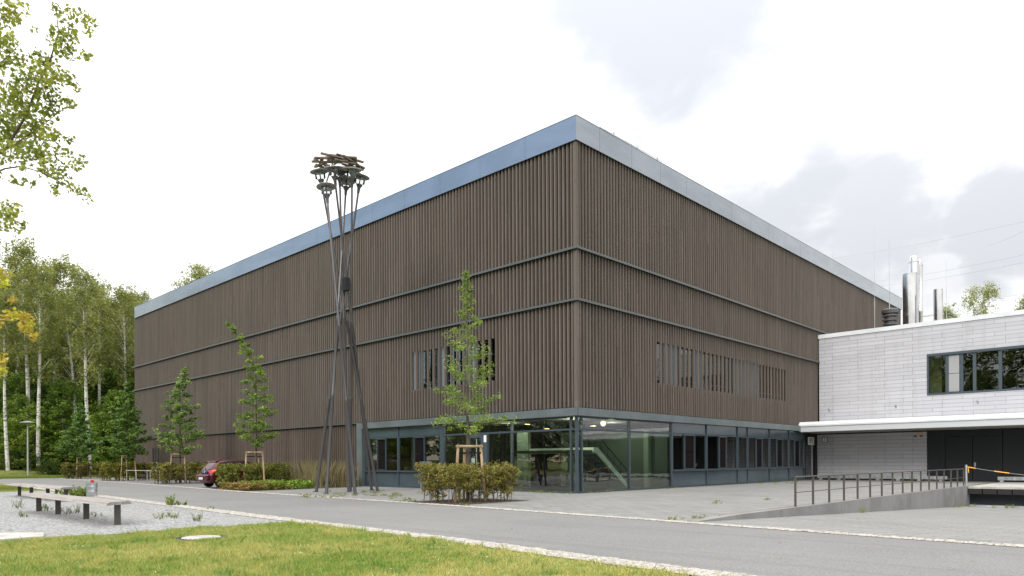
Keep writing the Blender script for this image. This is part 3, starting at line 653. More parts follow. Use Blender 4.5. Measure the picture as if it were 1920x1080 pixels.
# ribbon window
fr = MB(); fr.box(wx0, wx1, AY-.03, AY+.25, wz0, wz0+.12); fr.box(wx0, wx1, AY-.03, AY+.25, wz1-.16, wz1); fr.box(wx0, wx0+.1, AY-.03, AY+.25, wz0+.121, wz1-.161)
cuts = [-12.06, -11.02, -10.22, -9.52, -8.18, -6.75, -5.3, -4.3, -3.5, -2.8, -1.4, 0, 1.4, 2.4, 3.2, 4.6, 6, 7.4, 8.8, 10.2, 11.9]
for c in cuts[1:]: fr.box(c-.10, c+.08, AY+.06, AY+.25, wz0+.121, wz1-.161)
w = fr.build('window', 'frame', ann)
MB().add([(wx0+.1, AY+.12, wz0+.1), (wx1, AY+.12, wz0+.1), (wx1, AY+.12, wz1-.1), (wx0+.1, AY+.12, wz1-.1)], [(0, 1, 2, 3)]).build('glass', 'glass', w)
MB().box(-10.98, -10.36, AY+.09, AY+.11, wz0+.16, 6.88).box(-10.98, -10.36, AY+.09, AY+.11, 6.91, wz1-.2).build('vent_panel', 'blind_pale', w)
MB().box(wx0, wx1, 56, 56.1, 5, 9).box(wx0, wx1, AY+.31, 56, 5.2, 5.3).box(wx0, wx1, AY+.31, 56, 8.6, 8.7).build('room_wall', 'intdark', ann)
# canopy
cp = MB(); cx0 = -19.06
cp.box(cx0, AX1, 48.5, AY, 3.33, 3.70); cn = cp.build('canopy', 'canopy', ann)
gt = MB(); gt.add([(x, y, z) for x in (cx0-.02, AX1) for y, z in ((48.44, 3.70), (48.44, 3.80), (48.62, 4.0), (49.2, 4.0), (49.2, 3.70))],
                  [(0, 1, 2, 3, 4), (9, 8, 7, 6, 5)]+[(i+1, i, i+5, i+6) for i in range(4)]+[(0, 4, 9, 5)])
gt.box(cx0, AX1, 49.2, AY-.005, 3.701, 3.95); gt.build('gutter', 'whitemetal', cn)
MB().box(cx0+.05, AX1, 48.6, AY-.01, 3.30, 3.329).build('soffit', 'soffit', cn)
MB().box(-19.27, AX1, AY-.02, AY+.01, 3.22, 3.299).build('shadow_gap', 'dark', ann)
# dark loading doors
dd = MB()
for a, b in ((-12.17, -11.17), (-11.14, -9.68), (-9.65, -8.1), (-8.07, -5.2), (-5.17, -2.3), (-2.27, .6), (.63, 3.5), (3.53, 6.4), (6.43, 9.3), (9.33, 20), (20.03, 33.6)): dd.box(a, b, AY+.03, AY+.2, .03, 3.21 if a not in (-11.14, -9.65) else 2.85)
dd.box(-11.14, -8.1, AY+.032, AY+.2, 2.87, 3.21)
db = dd.build('loading_door', 'doorblack', ann); MB().box(-9.58, -9.48, AY, AY+.03, .95, 1.2).build('door_handle', 'galv', db)
MB().box(-12.6, AX1, AY+.21, AY+.3, 0, 3.3).build('recess_wall', 'dark', ann)
bm = MB()
for x in (-18.3, -14.0): bm.tube([(x, AY, 5.0), (x, AY-.14, 5.0)], .045, 10); bm.tube([(x, AY-.14, 5.0), (x, AY-.14, 5.08)], .05, 10)
bm.tube([(-9.34, AY, 5.04), (-9.34, AY-.14, 5.04)], .045, 10); bm.tube([(-9.34, AY-.14, 5.0), (-9.34, AY-.14, 5.1)], .05, 10); bm.build('wall_fitting', 'galv', ann)
y_ = MB(); y_.box(-12.95, -12.75, AY-.01, AY+.019, 3.1, 3.16).box(-12.6, -12.4, AY-.01, AY+.019, 3.1, 3.16); split(y_, 'yellow_label', 'yellow', ann)
y_ = MB(); y_.box(-12.95, -12.78, AY-.01, AY+.019, 2.9, 2.98).box(-12.6, -12.43, AY-.01, AY+.019, 2.9, 2.98); split(y_, 'black_label', 'ink', ann)
# chimneys and roof things
def chimney(name, label, px0, px1, pytop, y, m='stainless', cap=True, z0=9.8, cat='chimney'):
    d0 = at(px0, 560, 1); a = ray(px0, pytop); b = ray(px1, pytop); ta = y/a.y; tb = y/b.y
    xa, xb = a.x*ta, b.x*tb; zt = EYE+a.z*ta; r_ = abs(xb-xa)/2*1.0; cx = (xa+xb)/2
    t = thing(name, label, cat, (cx, y, z0))
    MB().lathe([(r_, z0), (r_, z0+(zt-z0)*.45), (r_*1.012, z0+(zt-z0)*.451), (r_*1.012, z0+(zt-z0)*.465), (r_, z0+(zt-z0)*.466), (r_, zt-(.5 if cap else 0)), (r_*.9 if not cap else r_, zt-(.5 if cap else 0))], (cx, y, 0), n=40).build('flue', m, t, True)
    if cap: MB().lathe([(r_*1.12, zt-.5), (r_*1.12, zt-.42), (r_*.86, zt-.38), (r_*.86, zt-.1), (r_*.7, zt), (0, zt)], (cx, y, 0), n=32).build('flue_cap', m, t, True)
    else: MB().lathe([(r_*1.02, zt-.06), (r_*1.02, zt), (r_*.93, zt), (r_*.93, zt-.5), (0, zt-.5)], (cx, y, 0), n=40).build('flue_rim', m, t, True)
    return t
chimney('chimney', 'widest stainless steel flue on the annex roof', 1692.5, 1720.5, 516, 60, cap=False)
chimney('chimney', 'tallest slim stainless flue with cap just behind the wide one', 1705, 1722, 482, 62)
chimney('chimney', 'slim capped stainless flue half hidden right of the tallest one', 1719, 1730, 488, 64)
chimney('chimney', 'short stainless flue standing alone on the annex roof', 1750.5, 1768, 544, 60, cap=False)
cw = thing('roof_vent', 'low ribbed round vent cowl left of the flues on the annex roof', 'roof vent', (-15.95, 58, 9.8)); mb = MB()
mb.lathe([(.42, 9.8), (.42, 11.2), (0, 11.2)], (-15.95, 58, 0), n=24); mb.build('vent_core', 'dark', cw, True)
mb = MB()
for i in range(7): z = 10.1+i*.33; mb.lathe([(.43, z), (.58, z+.06), (.58, z+.14), (.43, z+.2)], (-15.95, 58, 0), n=28)
mb.lathe([(.55, 12.35), (.6, 12.42), (.6, 12.62), (.5, 12.68), (0, 12.7)], (-15.95, 58, 0), n=28); mb.tube([(-15.95, 58, 10), (-15.95, 58, 12.4)], .4, 20); mb.build('vent_ribs', 'steel', cw, True)
for i, (px, pt, y, z0, lb) in enumerate(((1639, 425, 62, 9.8, 'tallest thin lightning rod left of the flues'), (1667, 450, 62, 9.8, 'thin lightning rod just left of the steel flues'), (1774, 490, 62, 9.8, 'thin lightning rod right of the short flue'), (1562, 468, 66, 9.8, 'short faint lightning rod above the hall roof edge'))):
    r_ = ray(px, pt); t_ = y/r_.y; x = r_.x*t_; zt = EYE+r_.z*t_
    t = thing('lightning_rod', lb, 'lightning rod', (x, y, z0)); MB().tube([(x, y, z0), (x, y, zt*.45+z0*.55)], .028, 6).build('mast', 'galv', t); MB().tube([(x, y, zt*.45+z0*.55), (x, y, zt)], .012, 5).build('rod_tip', 'galv', t); MB().lathe([(.2, z0), (.2, z0+.1), (0, z0+.1)], (x, y, 0), n=12).build('base', 'concrete', t)
u = thing('roof_unit', 'small pale plant box far back on the annex roof', 'roof unit', (-17, 74, 9.8)); MB().box(-18.4, -16.6, 74, 76, 9.8, 14.7).build('casing', 'whitemetal', u); MB().box(-18.5, -16.5, 73.95, 76.1, 14.701, 14.8).build('lid', 'canopy', u)
# overhead wires
for i, (a, b, lb) in enumerate((((1560, 485, 150), (1990, 400, 60), 'overhead wire highest in the sky, rising from the hall roof to the right'), ((1640, 528, 150), (1990, 462, 60), 'middle overhead wire crossing behind the flues'), ((1650, 536, 150), (1990, 478, 60), 'overhead wire just under the middle one behind the flues'),
                                ((1860, 556, 120), (1990, 536, 70), 'upper of the two low overhead wires above the annex roof at right'), ((1850, 568, 120), (1990, 546, 70), 'lower of the two low overhead wires above the annex roof at right'), ((1850, 462, 120), (1990, 395, 70), 'steep overhead wire at the upper right'))):
    p, q = at(*a), at(*b); pts = [p.lerp(q, k/12)-Vector((0, 0, 4*.35*(k/12)*(1-k/12))) for k in range(13)]
    o = MB().tube(pts, .014, 4).build('overhead_wire', 'shade'); tag(o, lb, 'wire', 'overhead wires in the sky')

# ---------------------------------------------------------------- signs
def text(name, s, size, m, M4, parent, ext=.004):
    c = bpy.data.curves.new(name, 'FONT'); c.body = s; c.size = size; c.extrude = ext; c.align_x = 'CENTER'; c.align_y = 'CENTER'
    tmp = bpy.data.objects.new('tmp', c); COL.objects.link(tmp); dg = bpy.context.evaluated_depsgraph_get(); me = bpy.data.meshes.new_from_object(tmp.evaluated_get(dg)); bpy.data.objects.remove(tmp)
    me.transform(M4); me.materials.clear(); me.materials.append(M[m]); o = bpy.data.objects.new(name, me); COL.objects.link(o); attach(o, parent); return o
FRONT = Matrix.Rotation(R(90), 4, 'X')           # faces -y
EAST = Matrix.Rotation(R(90), 4, 'Z') @ FRONT     # faces +x
sg = thing('sign', 'white SPZ sign with black letters above the corner door', 'sign', (GX+.2, 50.55, 2.45))
MB().box(GX+.18, GX+.22, 50.05, 51.1, 2.48, 3.02).build('sign_board', 'paper', sg); MB().box(GX+.04, GX+.179, 50.5, 50.6, 2.7, 2.78).build('bracket', 'dark', sg)
text('lettering', 'SPZ', .50, 'ink', Matrix.Translation((GX+.224, 50.57, 2.75)) @ EAST, sg)
sg = thing('sign', 'small square dark framed sign with a letter I on the shaded cladding', 'sign', (-18.62, AY, 2.8))
MB().box(-18.82, -18.48, AY-.03, AY+.018, 2.65, 3.05).build('sign_frame', 'vent', sg); MB().box(-18.79, -18.51, AY-.036, AY-.031, 2.68, 3.02).build('sign_board', 'paper', sg)
text('lettering', 'I', .36, 'ink', Matrix.Translation((-18.65, AY-.04, 2.85)) @ FRONT, sg)
sg = thing('sign', 'blue sign board half hidden behind the square hedge', 'sign', (-29.3, 23.2, 0))
MB().box(-28.95, -28.05, 23.4, 23.44, .6, 1.4).build('sign_board', 'blue', sg)
wv = MB(); 
for i, (a, b, z) in enumerate(((-28.85, -28.3, 1.27), (-28.85, -28.5, 1.12), (-28.4, -28.15, 1.12), (-28.85, -28.2, .8), (-28.9, -28.1, .66))): wv.box(a, b, 23.393, 23.398, z-.02, z+.02)
wv.build('white_lines', 'paper', sg); MB().box(-28.93, -28.87, 23.445, 23.5, .012, 1.4).box(-28.13, -28.07, 23.445, 23.5, .012, 1.4).build('sign_post', 'galv', sg); MB().box(-28.97, -28.03, 23.39, 23.45, 1.401, 1.44).build('sign_edge', 'galv', sg)

# ---------------------------------------------------------------- ramp wall, railing, dock
rz = lambda y: .010-(y-14.5)*1.01/27.9
rw = thing('ramp_wall', 'low grey concrete wall beside the sunken loading ramp', 'wall', (-8.18, 28, 0))
ys = [14.6, 16, 18, 19.5]+[19.5+1.27*k for k in range(1, 18)]+[42.25]
for a, b in zip([14.6]+[16.5+k*2.575 for k in range(0, 11)], [16.5+k*2.575 for k in range(0, 12)]):
    b = min(b, 43.0); mb = MB()
    mb.add([(x, y, z) for x in (-8.30, -8.05) for y, z in ((a+.004, rz(a)-.1), (b-.004, rz(b)-.1), (b-.004, .055), (a+.004, .055 if a > 16 else .02))], [(0, 3, 2, 1), (4, 5, 6, 7), (0, 1, 5, 4), (1, 2, 6, 5), (2, 3, 7, 6), (3, 0, 4, 7)])
    mb.build('wall_panel', 'ramp_panel', rw)
MB().box(-8.52, -8.32, 16.5, 41.9, .011, .03).build('edge_drain', 'slate', rw)
rg = thing('railing', 'dark steel railing with many posts along the ramp wall', 'railing', (-8.2, 31, .055))
for k in range(17):
    y = 20.5+k*1.345; MB().box(-8.21, -8.15, y-.014, y+.014, .056, .90).build('post', 'rail', rg)
MB().tube([(-8.18, 20.47, .915), (-8.18, 42.1, .915)], .02, 8).build('top_rail', 'rail', rg); MB().tube([(-8.14, 20.5, .47), (-8.14, 42.1, .47)], .012, 8).build('middle_rail', 'rail', rg)
dk = thing('loading_dock', 'raised loading dock edge with black rubber bumpers', 'loading dock', (0, 42.3, -1))
MB().box(-8.04, 29.9, 42.28, AY+.02, -.09, .012).build('platform', 'concrete_light', dk); MB().box(-8.04, 29.9, 42.75, 43, -1.1, -.091).build('dock_wall', 'doorblack', dk)
MB().box(-8.04, 29.9, 42.55, 42.749, -1.05, -.93).build('dock_kerb', 'galv', dk)
for k in range(20):
    x = -8.0+k*.62; b_ = MB().box(x, x+.58, 42.18, 42.7, -.36, -.093)
    for dx in (.06, .52):
        for z in (-.32, -.14): b_.tube([(x+dx, 42.17, z), (x+dx, 42.18, z)], .015, 6)
    b_.build('bumper', 'rubber', dk)
ch = thing('chain_barrier', 'sagging chain with orange sleeves hung from a pale steel post on the dock', 'barrier', (-8.1, 42.1, 0))
MB().tube([(-8.1, 42.2, .013), (-8.1, 42.2, 1.12)], .055, 14).build('post', 'galv', ch); MB().tube([(4, 42.2, .013), (4, 42.2, 1.12)], .055, 14).build('post', 'galv', ch)
def chz(x): return 1.02-.62*(1-((x+2.05)/6.05)**2)
mb = MB(); mb.tube([(x, 42.2, chz(x)) for x in np.linspace(-8.1, 4, 40)], .009, 5); mb.build('chain', 'shade', ch)
for a in (-8.04, -6.9, -5.4, -3.9, -2.4, -.9, .6, 2.1): 
    l = .35 if a < -8 else .62; MB().tube([(a, 42.2, chz(a)), (a+l/2, 42.2, chz(a+l/2)), (a+l, 42.2, chz(a+l))], .026, 8).build('orange_sleeve', 'yellow', ch)
MB().tube([(-8.0, 42.2, .98), (-8.0, 42.2, .72)], .022, 8).build('orange_sleeve', 'yellow', ch)
def steel_beam(x0, x1, y, label):
    t = thing('steel_beam', label, 'steel beam', ((x0+x1)/2, y, 0)); MB().box(x0, x1, y, y+.25, .13, .34).build('beam', 'galv', t)
    f = MB(); x = x0+.1
    while x < x1-.2: f.box(x, x+.18, y+.02, y+.23, .013, .129); x += 1.25
    split(f, 'foot', 'galv', t)
steel_beam(-18.95, -10.9, 51.4, 'long galvanised steel beam lying along the foot of the shaded cladding'); steel_beam(-8.2, 3, 51.2, 'galvanised steel beam lying before the black doors on the dock')

# ---------------------------------------------------------------- clustered lamps
lc = thing('lamp_cluster', 'tall cluster of seven leaning steel lamp poles topped by a nest of timbers', 'lamp post', (-28.8, 19, 0))
def gpt(px, py):
    r_ = ray(px, py); return Vector((0, 0, EYE))+r_*(-EYE/r_.z)
PL = [((708, 921), (602, 339), 33.0), ((666, 927), (613, 367), 32.2), ((697, 920), (627.5, 333), 32.4), ((654, 923), (637, 336), 33.4), ((612, 927), (648.7, 353), 34.0), ((657, 921), (660, 336), 32.8), ((593, 923), (673.5, 348), 33.4)]
heads = []
for b, t, d in PL:
    p = gpt(*b); q = at(t[0], t[1], d); ax = (q-p).normalized()
    P_ = MB(); f = lambda k: p.lerp(q, k)
    prof = [(0, .074), (.30, .073), (.301, .082), (.312, .082), (.313, .066), (.55, .068), (.551, .078), (.562, .078), (.563, .056), (.80, .048), (1.0, .045)]
    P_.tube([f(k) for k, r_ in prof], [r_ for k, r_ in prof], 14)
    P_.tube([p-ax*.05, p+ax*.03], .15, 14)
    po = P_.build('pole', 'steel', lc, True)
    L_ = (q-p).length
    c = MB().lathe([(.06, -.35), (.075, -.12), (.14, .0), (.15, .05), (.05, .06), (.03, .12), (.03, .42)], q, ax, 18).build('lamp_collar', 'steel', po, True)
    g_ = MB().lathe([(.145, .05), (.24, .12), (.25, .34), (.235, .40)], q, ax, 24).build('glass_bell', 'clearglass', po, True)
    s_ = MB().lathe([(.001, .43), (.43, .405), (.44, .42), (.43, .435), (.12, .50), (.05, .56), (.001, .57)], q, ax, 32).build('lamp_shade', 'shade', po, True)
    heads.append(q+ax*.55)
c0 = at(636, 300, 33.0); zt = c0.z; rng = random.Random(21)
for i in range(27):
    a = i/27*2*math.pi*3.0+rng.uniform(-.25, .25); lay = i//9; rad = .78+rng.uniform(-.15, .12)-.12*(lay == 0)
    ctr = Vector((c0.x+math.cos(a)*rad, c0.y+math.sin(a)*rad, zt-.34+lay*.12+rng.uniform(-.02, .03))); th = a+math.pi/2+rng.uniform(-.8, .8); l = rng.uniform(.45, .72)
    dv = Vector((math.cos(th), math.sin(th), rng.uniform(-.035, .035)))*l
    MB().beam(ctr-dv, ctr+dv, .14, .06, roll=rng.uniform(-.12, .12)).build('nest_timber', 'nest', lc)
for h in heads: 
    tgt = Vector((c0.x+(h.x-c0.x)*.5, c0.y+(h.y-c0.y)*.5, zt-.32)); MB().beam(h, tgt if (tgt-h).length > .12 else h+Vector((0, 0, .3)), .05, .05).build('bracket', 'nest', lc)
w0, w1 = at(649, 545, 33.2), at(649, 521, 33.2)
MB().box(w0.x-.13, w0.x+.13, w0.y-.13, w0.y+.13, w0.z, w1.z).build('junction_box', 'dark', lc)

# ---------------------------------------------------------------- street lamp, bin, benches, rack, manhole, slab
sl = thing('street_lamp', 'slim grey street lamp with a flat round head before the wood', 'street lamp', (-96.5, 20.5, .1))
MB().tube([(-96.5, 20.5, 0), (-96.5, 20.5, 3), (-96.5, 20.5, 5.9)], [.10, .085, .07], 12).build('pole', 'shade', sl, True)
MB().lathe([(.12, 5.9), (.2, 5.95), (.22, 6.15), (.2, 6.2)], (-96.5, 20.5, 0), n=18).build('lens', 'blind_pale', sl, True); MB().lathe([(.001, 6.2), (.75, 6.2), (.78, 6.26), (.2, 6.42), (0, 6.45)], (-96.5, 20.5, 0), n=28).build('lamp_head', 'shade', sl, True)
bn = thing('litter_bin', 'round galvanised litter bin with a bit of red rubbish beside the road', 'bin', (-34.8, 10.2-.55, 0)); bx_, by_ = -34.6, 9.7
MB().lathe([(0.206, 0.011), (0.224, 0.036), (0.219, 0.180), (0.225, 0.198), (0.225, 0.216), (0.219, 0.234), (0.222, 0.396), (0.228, 0.414), (0.222, 0.432), (0.225, 0.558), (0.232, 0.576), (0.232, 0.594), (0.215, 0.594), (0.206, 0.270), (0.000, 0.270)], (bx_, by_, 0), n=30).build('bin_body', 'galv', bn, True)
MB().box(bx_, bx_+.12, by_-.05, by_+.06, .5, .72).build('red_rubbish', 'red', bn, bevel=.02)
def bench(x0, x1, y0, y1, z, legs, label):
    t = thing('bench', label, 'bench', ((x0+x1)/2, (y0+y1)/2, 0)); n = 3; w = (x1-x0)/n; th = .075
    for i in range(n):
        a = x0+i*w+.012; b = x0+(i+1)*w-.012; s0 = .34 if True else 0
        e0 = .0; e1 = .34 if i == n-1 else .34
        o = [(y0, 0, .0), (y0+.05, 0, .055), (y0+.10, 0, th), (y1-.10, 0, th), (y1-.05, 0, .055), (y1, 0, 0.)]
        # slanted ends: the far edge runs further along x
        def xe(base, y): return base-.34*(y-y0)/(y1-y0)
        pr = [(yy, z-th+zz) for yy, _, zz in o]; k = len(pr); mb = MB()
        mb.add([(xe(a, yy), yy, zz) for yy, zz in pr]+[(xe(b, yy), yy, zz) for yy, zz in pr], [tuple(range(k-1, -1, -1)), tuple(range(k, 2*k))]+[(j, (j+1) % k, (j+1) % k+k, j+k) for j in range(k)])
        mb.build('seat_slab', SEAT, t)
    for lx, ly in legs:
        MB().box(lx-.022, lx+.022, ly-.065, ly+.065, .0, z-th-.001).box(lx-.09, lx-.023, ly-.03, ly+.03, 0, z-th-.002).build('leg', 'rail', t)
SEAT = mat('bench_wood', (.25, .23, .21), .75, build=mottled((.20, .185, .17), (.34, .31, .285), 3, sc=(.4, 12, 1), fine=(20, .2)))
bench(-25.0, -17.35, 5.15, 5.80, .55, [(-17.75, 5.5), (-20.25, 5.55), (-22.8, 5.55), (-24.85, 5.55)], 'nearer long bench with weathered plank seat on the gravel')
bench(-38.2, -30.1, 7.4, 8.1, .55, [(-30.75, 7.75), (-33.3, 7.75), (-35.9, 7.75), (-38.0, 7.75)], 'farther long bench beside the bin and the road')
rk = thing('bicycle_rack', 'low grey tubular rail before the hedges by the road', 'rail', (-55.5, 18.6, 0))
for x in (-58.2, -56.2, -54.0, -53.4, -51.6): MB().tube([(x, 18.7, 0), (x, 18.7, .92)], .025, 8).build('post', 'shade', rk)
MB().tube([(-58.2, 18.7, .92), (-51.6, 18.7, .92)], .025, 8).build('top_rail', 'shade', rk)
mh = thing('manhole_cover', 'round pale concrete manhole cover in the lawn', 'manhole cover', (-13.3, 5.55, 0))
MB().lathe([(0, .035), (.33, .035), (.345, .025), (.35, .0)], (-13.3, 5.55, 0), n=32).build('cover', 'concrete_light', mh, True); MB().lathe([(.37, .005), (.375, .028), (.50, .02), (.52, .0)], (-13.3, 5.55, 0), n=32).build('rim', 'soil', mh)
sb = thing('stone_slab', 'long pale stone slab lying at the lawn edge', 'slab', (-16.3, 2.5, 0)); MB().add([(x, y, z) for z in (.0, .06) for x, y in ((-16.0, .5), (-15.5, .55), (-15.55, 3.55), (-16.4, 3.75), (-17.0, 3.1), (-17.2, .5))],
     [(6, 7, 8, 9, 10, 11)]+[(i, (i+1) % 6, (i+1) % 6+6, i+6) for i in range(6)]).build('slab_stone', 'concrete_light', sb, bevel=.015)

# ---------------------------------------------------------------- car
def make_car(x, y, hdg):
    car = thing('parked_car', 'dark red hatchback parked behind the hedge with its rear to the road', 'car', (x, y, 0))
    T = Matrix.Translation((x, y, 0)) @ Matrix.Rotation(hdg, 4, 'Z') @ Matrix.Scale(1.07, 4)
    # stations: (l, zbottom, zbelt, zroof, half width low, half width belt, half width roof)
    stn = [(.00, .42, .62, .66, .60, .62, .55), (.05, .30, .70, .80, .74, .76, .62), (.16, .26, .82, .98, .80, .82, .62), (.34, .25, .92, 1.20, .82, .83, .60), (.52, .25, .94, 1.40, .83, .83, .58), (.68, .25, .95, 1.47, .83, .83, .58), (1.2, .22, .95, 1.50, .83, .83, .59), (1.9, .22, .94, 1.50, .83, .83, .59),
           (2.35, .22, .93, 1.44, .83, .83, .57), (2.75, .22, .92, 1.18, .83, .82, .58), (3.02, .23, .90, .96, .83, .80, .62), (3.4, .25, .82, .86, .80, .76, .60), (3.68, .28, .66, .70, .72, .68, .50), (3.78, .38, .56, .58, .58, .56, .40)]
    vs = []; 
    for l, zb, zs, zr, wl_, wb, wr in stn:
        half = [(0, zb), (wl_*.75, zb), (wl_*.97, zb+.07), (wl_, zb+.2), (wb, zs-.12), (wb*.97, zs), (wr+(wb-wr)*.22, zr-.06), (wr*.93, zr-.01), (wr*.5, zr+.012), (0, zr+.018)]
        ring = [(w_, z_) for w_, z_ in half]+[(-w_, z_) for w_, z_ in half[-2:0:-1]]
        vs += [T @ Vector((w_, l, z_)) for w_, z_ in ring]
    k = 18; ns = len(stn)
    fs = [(i*k+j, i*k+(j+1) % k, (i+1)*k+(j+1) % k, (i+1)*k+j) for i in range(ns-1) for j in range(k)]+[tuple(range(k)), tuple(range((ns-1)*k, ns*k))[::-1]]
    b = MB().add(vs, fs).build('body', 'car', car, True); m_ = b.modifiers.new('s', 'SUBSURF'); m_.levels = 2; m_.render_levels = 2
    def P3(w_, l, z_): return T @ Vector((w_, l, z_))
    # glazing, slightly proud of the body
    MB().add([P3(-.50, .15, .99), P3(.50, .15, .99), P3(.60, .24, 1.0), P3(.50, .50, 1.36), P3(.46, .53, 1.40), P3(-.46, .53, 1.40), P3(-.50, .50, 1.36), P3(-.60, .24, 1.0)], [tuple(range(8))]).build('rear_window', 'carglass', car)
    for s in (1, -1):
        MB().add([P3(s*.835, .62, .99), P3(s*.845, 1.2, .99), P3(s*.845, 2.65, .97), P3(s*.69, 2.32, 1.36), P3(s*.665, 1.9, 1.43), P3(s*.665, 1.0, 1.42), P3(s*.68, .72, 1.36)], [tuple(range(7))]).build('side_window', 'carglass', car)
        lt = MB().add([P3(s*.60, .045, .80), P3(s*.79, .13, .80), P3(s*.845, .34, .86), P3(s*.84, .36, 1.0), P3(s*.74, .18, .98), P3(s*.60, .10, .95)], [tuple(range(6))]).build('tail_light', 'redlens', car)
        MB().add([P3(s*.77, .135, .88), P3(s*.847, .33, .91), P3(s*.842, .35, .985), P3(s*.77, .20, .96)], [(0, 1, 2, 3)]).build('indicator', 'orangelens', lt)
        for l in (.62, 3.05):
            c = P3(s*.79, l, .29); ax = (T.to_3x3() @ Vector((s, 0, 0)))
            wh = MB().lathe([(.0, -.2), (.27, -.2), (.29, -.16), (.295, .0), (.28, .04), (.2, .05), (.19, .02)], c, ax, 24).build('wheel', 'rubber', car, True)
            MB().lathe([(.19, .02), (.17, .035), (.05, .02), (.0, .04)], c, ax, 16).build('rim', 'galv', wh)
    MB().add([P3(*q) for q in ((-.78, .02, .55), (-.76, -.05, .60), (-.76, -.05, .68), (-.7, -.02, .73), (.7, -.02, .73), (.76, -.05, .68), (.76, -.05, .60), (.78, .02, .55), (.6, -.07, .36), (-.6, -.07, .36), (.7, -.09, .5), (-.7, -.09, .5), (-.5, -.12, .66), (.5, -.12, .66))],
             [(3, 2, 12, 13, 5, 4), (2, 1, 11, 12), (12, 11, 10, 13), (13, 10, 6, 5), (1, 0, 9, 11), (11, 9, 8, 10), (10, 8, 7, 6)]).build('rear_bumper', 'car', car, True)
    MB().add([P3(*q) for q in ((-.26, -.125, .46), (.26, -.125, .46), (.26, -.125, .58), (-.26, -.125, .58))], [(0, 1, 2, 3)]).build('licence_plate', 'plate', car)
    MB().add([P3(*q) for q in ((-.48, -.002, .80), (.48, -.002, .80), (.46, .065, .93), (-.46, .065, .93))], [(0, 1, 2, 3)]).build('tailgate_panel', 'dark', car)
    MB().add([P3(*q) for q in ((.08, .0, .83), (.24, .0, .83), (.24, .03, .915), (.08, .03, .915))], [(0, 1, 2, 3)]).build('blue_sticker', 'skyblue', car)
    MB().add([P3(*q) for q in ((-.10, .0, .83), (-.04, .0, .83), (-.04, .03, .91), (-.10, .03, .91))], [(0, 1, 2, 3)]).build('badge', 'galv', car)
    w_ = MB(); w_.beam(P3(.0, .11, .96), P3(-.33, .25, 1.12), .02, .02); w_.build('wiper', 'rubber', car)
    sp = MB(); sp.add([P3(*q) for q in ((-.52, .50, 1.44), (.52, .50, 1.44), (.50, .78, 1.50), (-.50, .78, 1.50), (-.52, .48, 1.41), (.52, .48, 1.41))], [(0, 1, 2, 3), (4, 5, 1, 0)]); sp.build('roof_spoiler', 'car', car)
    return car
make_car(-40.82, 17.15, 0)

# ---------------------------------------------------------------- vegetation
RG = np.random.default_rng(7)
def hedge(x0, x1, y0, y1, h, label, seed, per_m3=1500, c1=(.14, .15, .03), c2=(.31, .28, .07), brown=(.28, .17, .075), bf=.16, size=.085):
    rng = np.random.default_rng(seed); rr = random.Random(seed)
    t = thing('hedge', label, 'hedge', ((x0+x1)/2, (y0+y1)/2, 0))
    st = MB(); area = (x1-x0)*(y1-y0); cent = []; rad = []; S_ = []
    for k in range(int(area*7)):
        x, y = rr.uniform(x0+.1, x1-.1), rr.uniform(y0+.1, y1-.1)
        if rr.random() < .6:
            if rr.random() < .5: y = rr.choice((y0+.18, y1-.18))
            else: x = rr.choice((x0+.18, x1-.18))
        lx, ly = rr.uniform(-.15, .15), rr.uniform(-.15, .15); S_.append((x+lx*.6, y+ly*.6, rr.uniform(.1, .5), h*rr.uniform(.9, 1.03), rr.uniform(.09, .19)))
        st.tube([(x, y, 0), (x+lx*.5, y+ly*.5, h*.5), (x+lx, y+ly, h*.93)], [.016, .012, .005], 5)
        for q in range(3):
            z = rr.uniform(.35, 1)*h*.9; st.tube([(x+lx*z/h, y+ly*z/h, z*.9), (x+lx*z/h+rr.uniform(-.2, .2), y+ly*z/h+rr.uniform(-.2, .2), z*.9+.15)], [.007, .003], 4)
    st.build('stems', 'bark', t)
    n = int(area*h*per_m3/22)
    for k in range(n):
        sx_, sy_, z0_, h_, sp = rr.choice(S_)
        x, y, z = sx_+rr.gauss(0, sp), sy_+rr.gauss(0, sp), z0_+(h_-z0_)*rr.random()**.7
        x = min(max(x, x0-.06), x1+.06); y = min(max(y, y0-.06), y1+.06)
        cent.append((x, y, z)); rad.append(rr.uniform(.07, .18))
    C, K = clump_leaves(cent, rad, 22, rng, c1, c2, .9, brown, bf)
    V, K = leaves(C, size, rng, K, OVAL, .35)
    npmesh('foliage', V, 6, 'leaf', K, t)
hedge(-19.55, -17.15, 15.55, 18.3, 1.32, 'browned square hedge around the nearest young tree on the plaza', 11, 2100, bf=.18, size=.075)
hedge(-39.55, -37.5, 17.3, 21.0, 1.38, 'green hedge block right of the red car', 12, 1500, (.13, .16, .028), (.28, .29, .06), bf=.08)
hedge(-52.9, -50.2, 18.5, 22.3, 1.45, 'hedge block left of the red car behind the tubular rail', 13, 900, size=.11, bf=.1)
hedge(-67.5, -64.8, 19.3, 22.8, 1.5, 'middle hedge block of the far row by the parking area', 14, 700, (.14, .16, .025), (.30, .27, .05), size=.13, bf=.05)
hedge(-80.0, -77.2, 19.6, 22.8, 1.5, 'farthest hedge block beside the grass bank', 15, 600, (.09, .105, .02), (.2, .18, .04), size=.14, bf=.05)
struct('planter_soil', MB().sheet([(-19.85, 15.38), (-17.0, 15.35), (-17.0, 18.75), (-19.85, 18.75)], .018), 'soil')
struct('planting_bed', MB().sheet([(-37.6, 16.65), (-33.9, 16.45), (-34.2, 20), (-35.3, 24.1), (-39.6, 24.1), (-39.6, 17.0)], .018), 'soil')

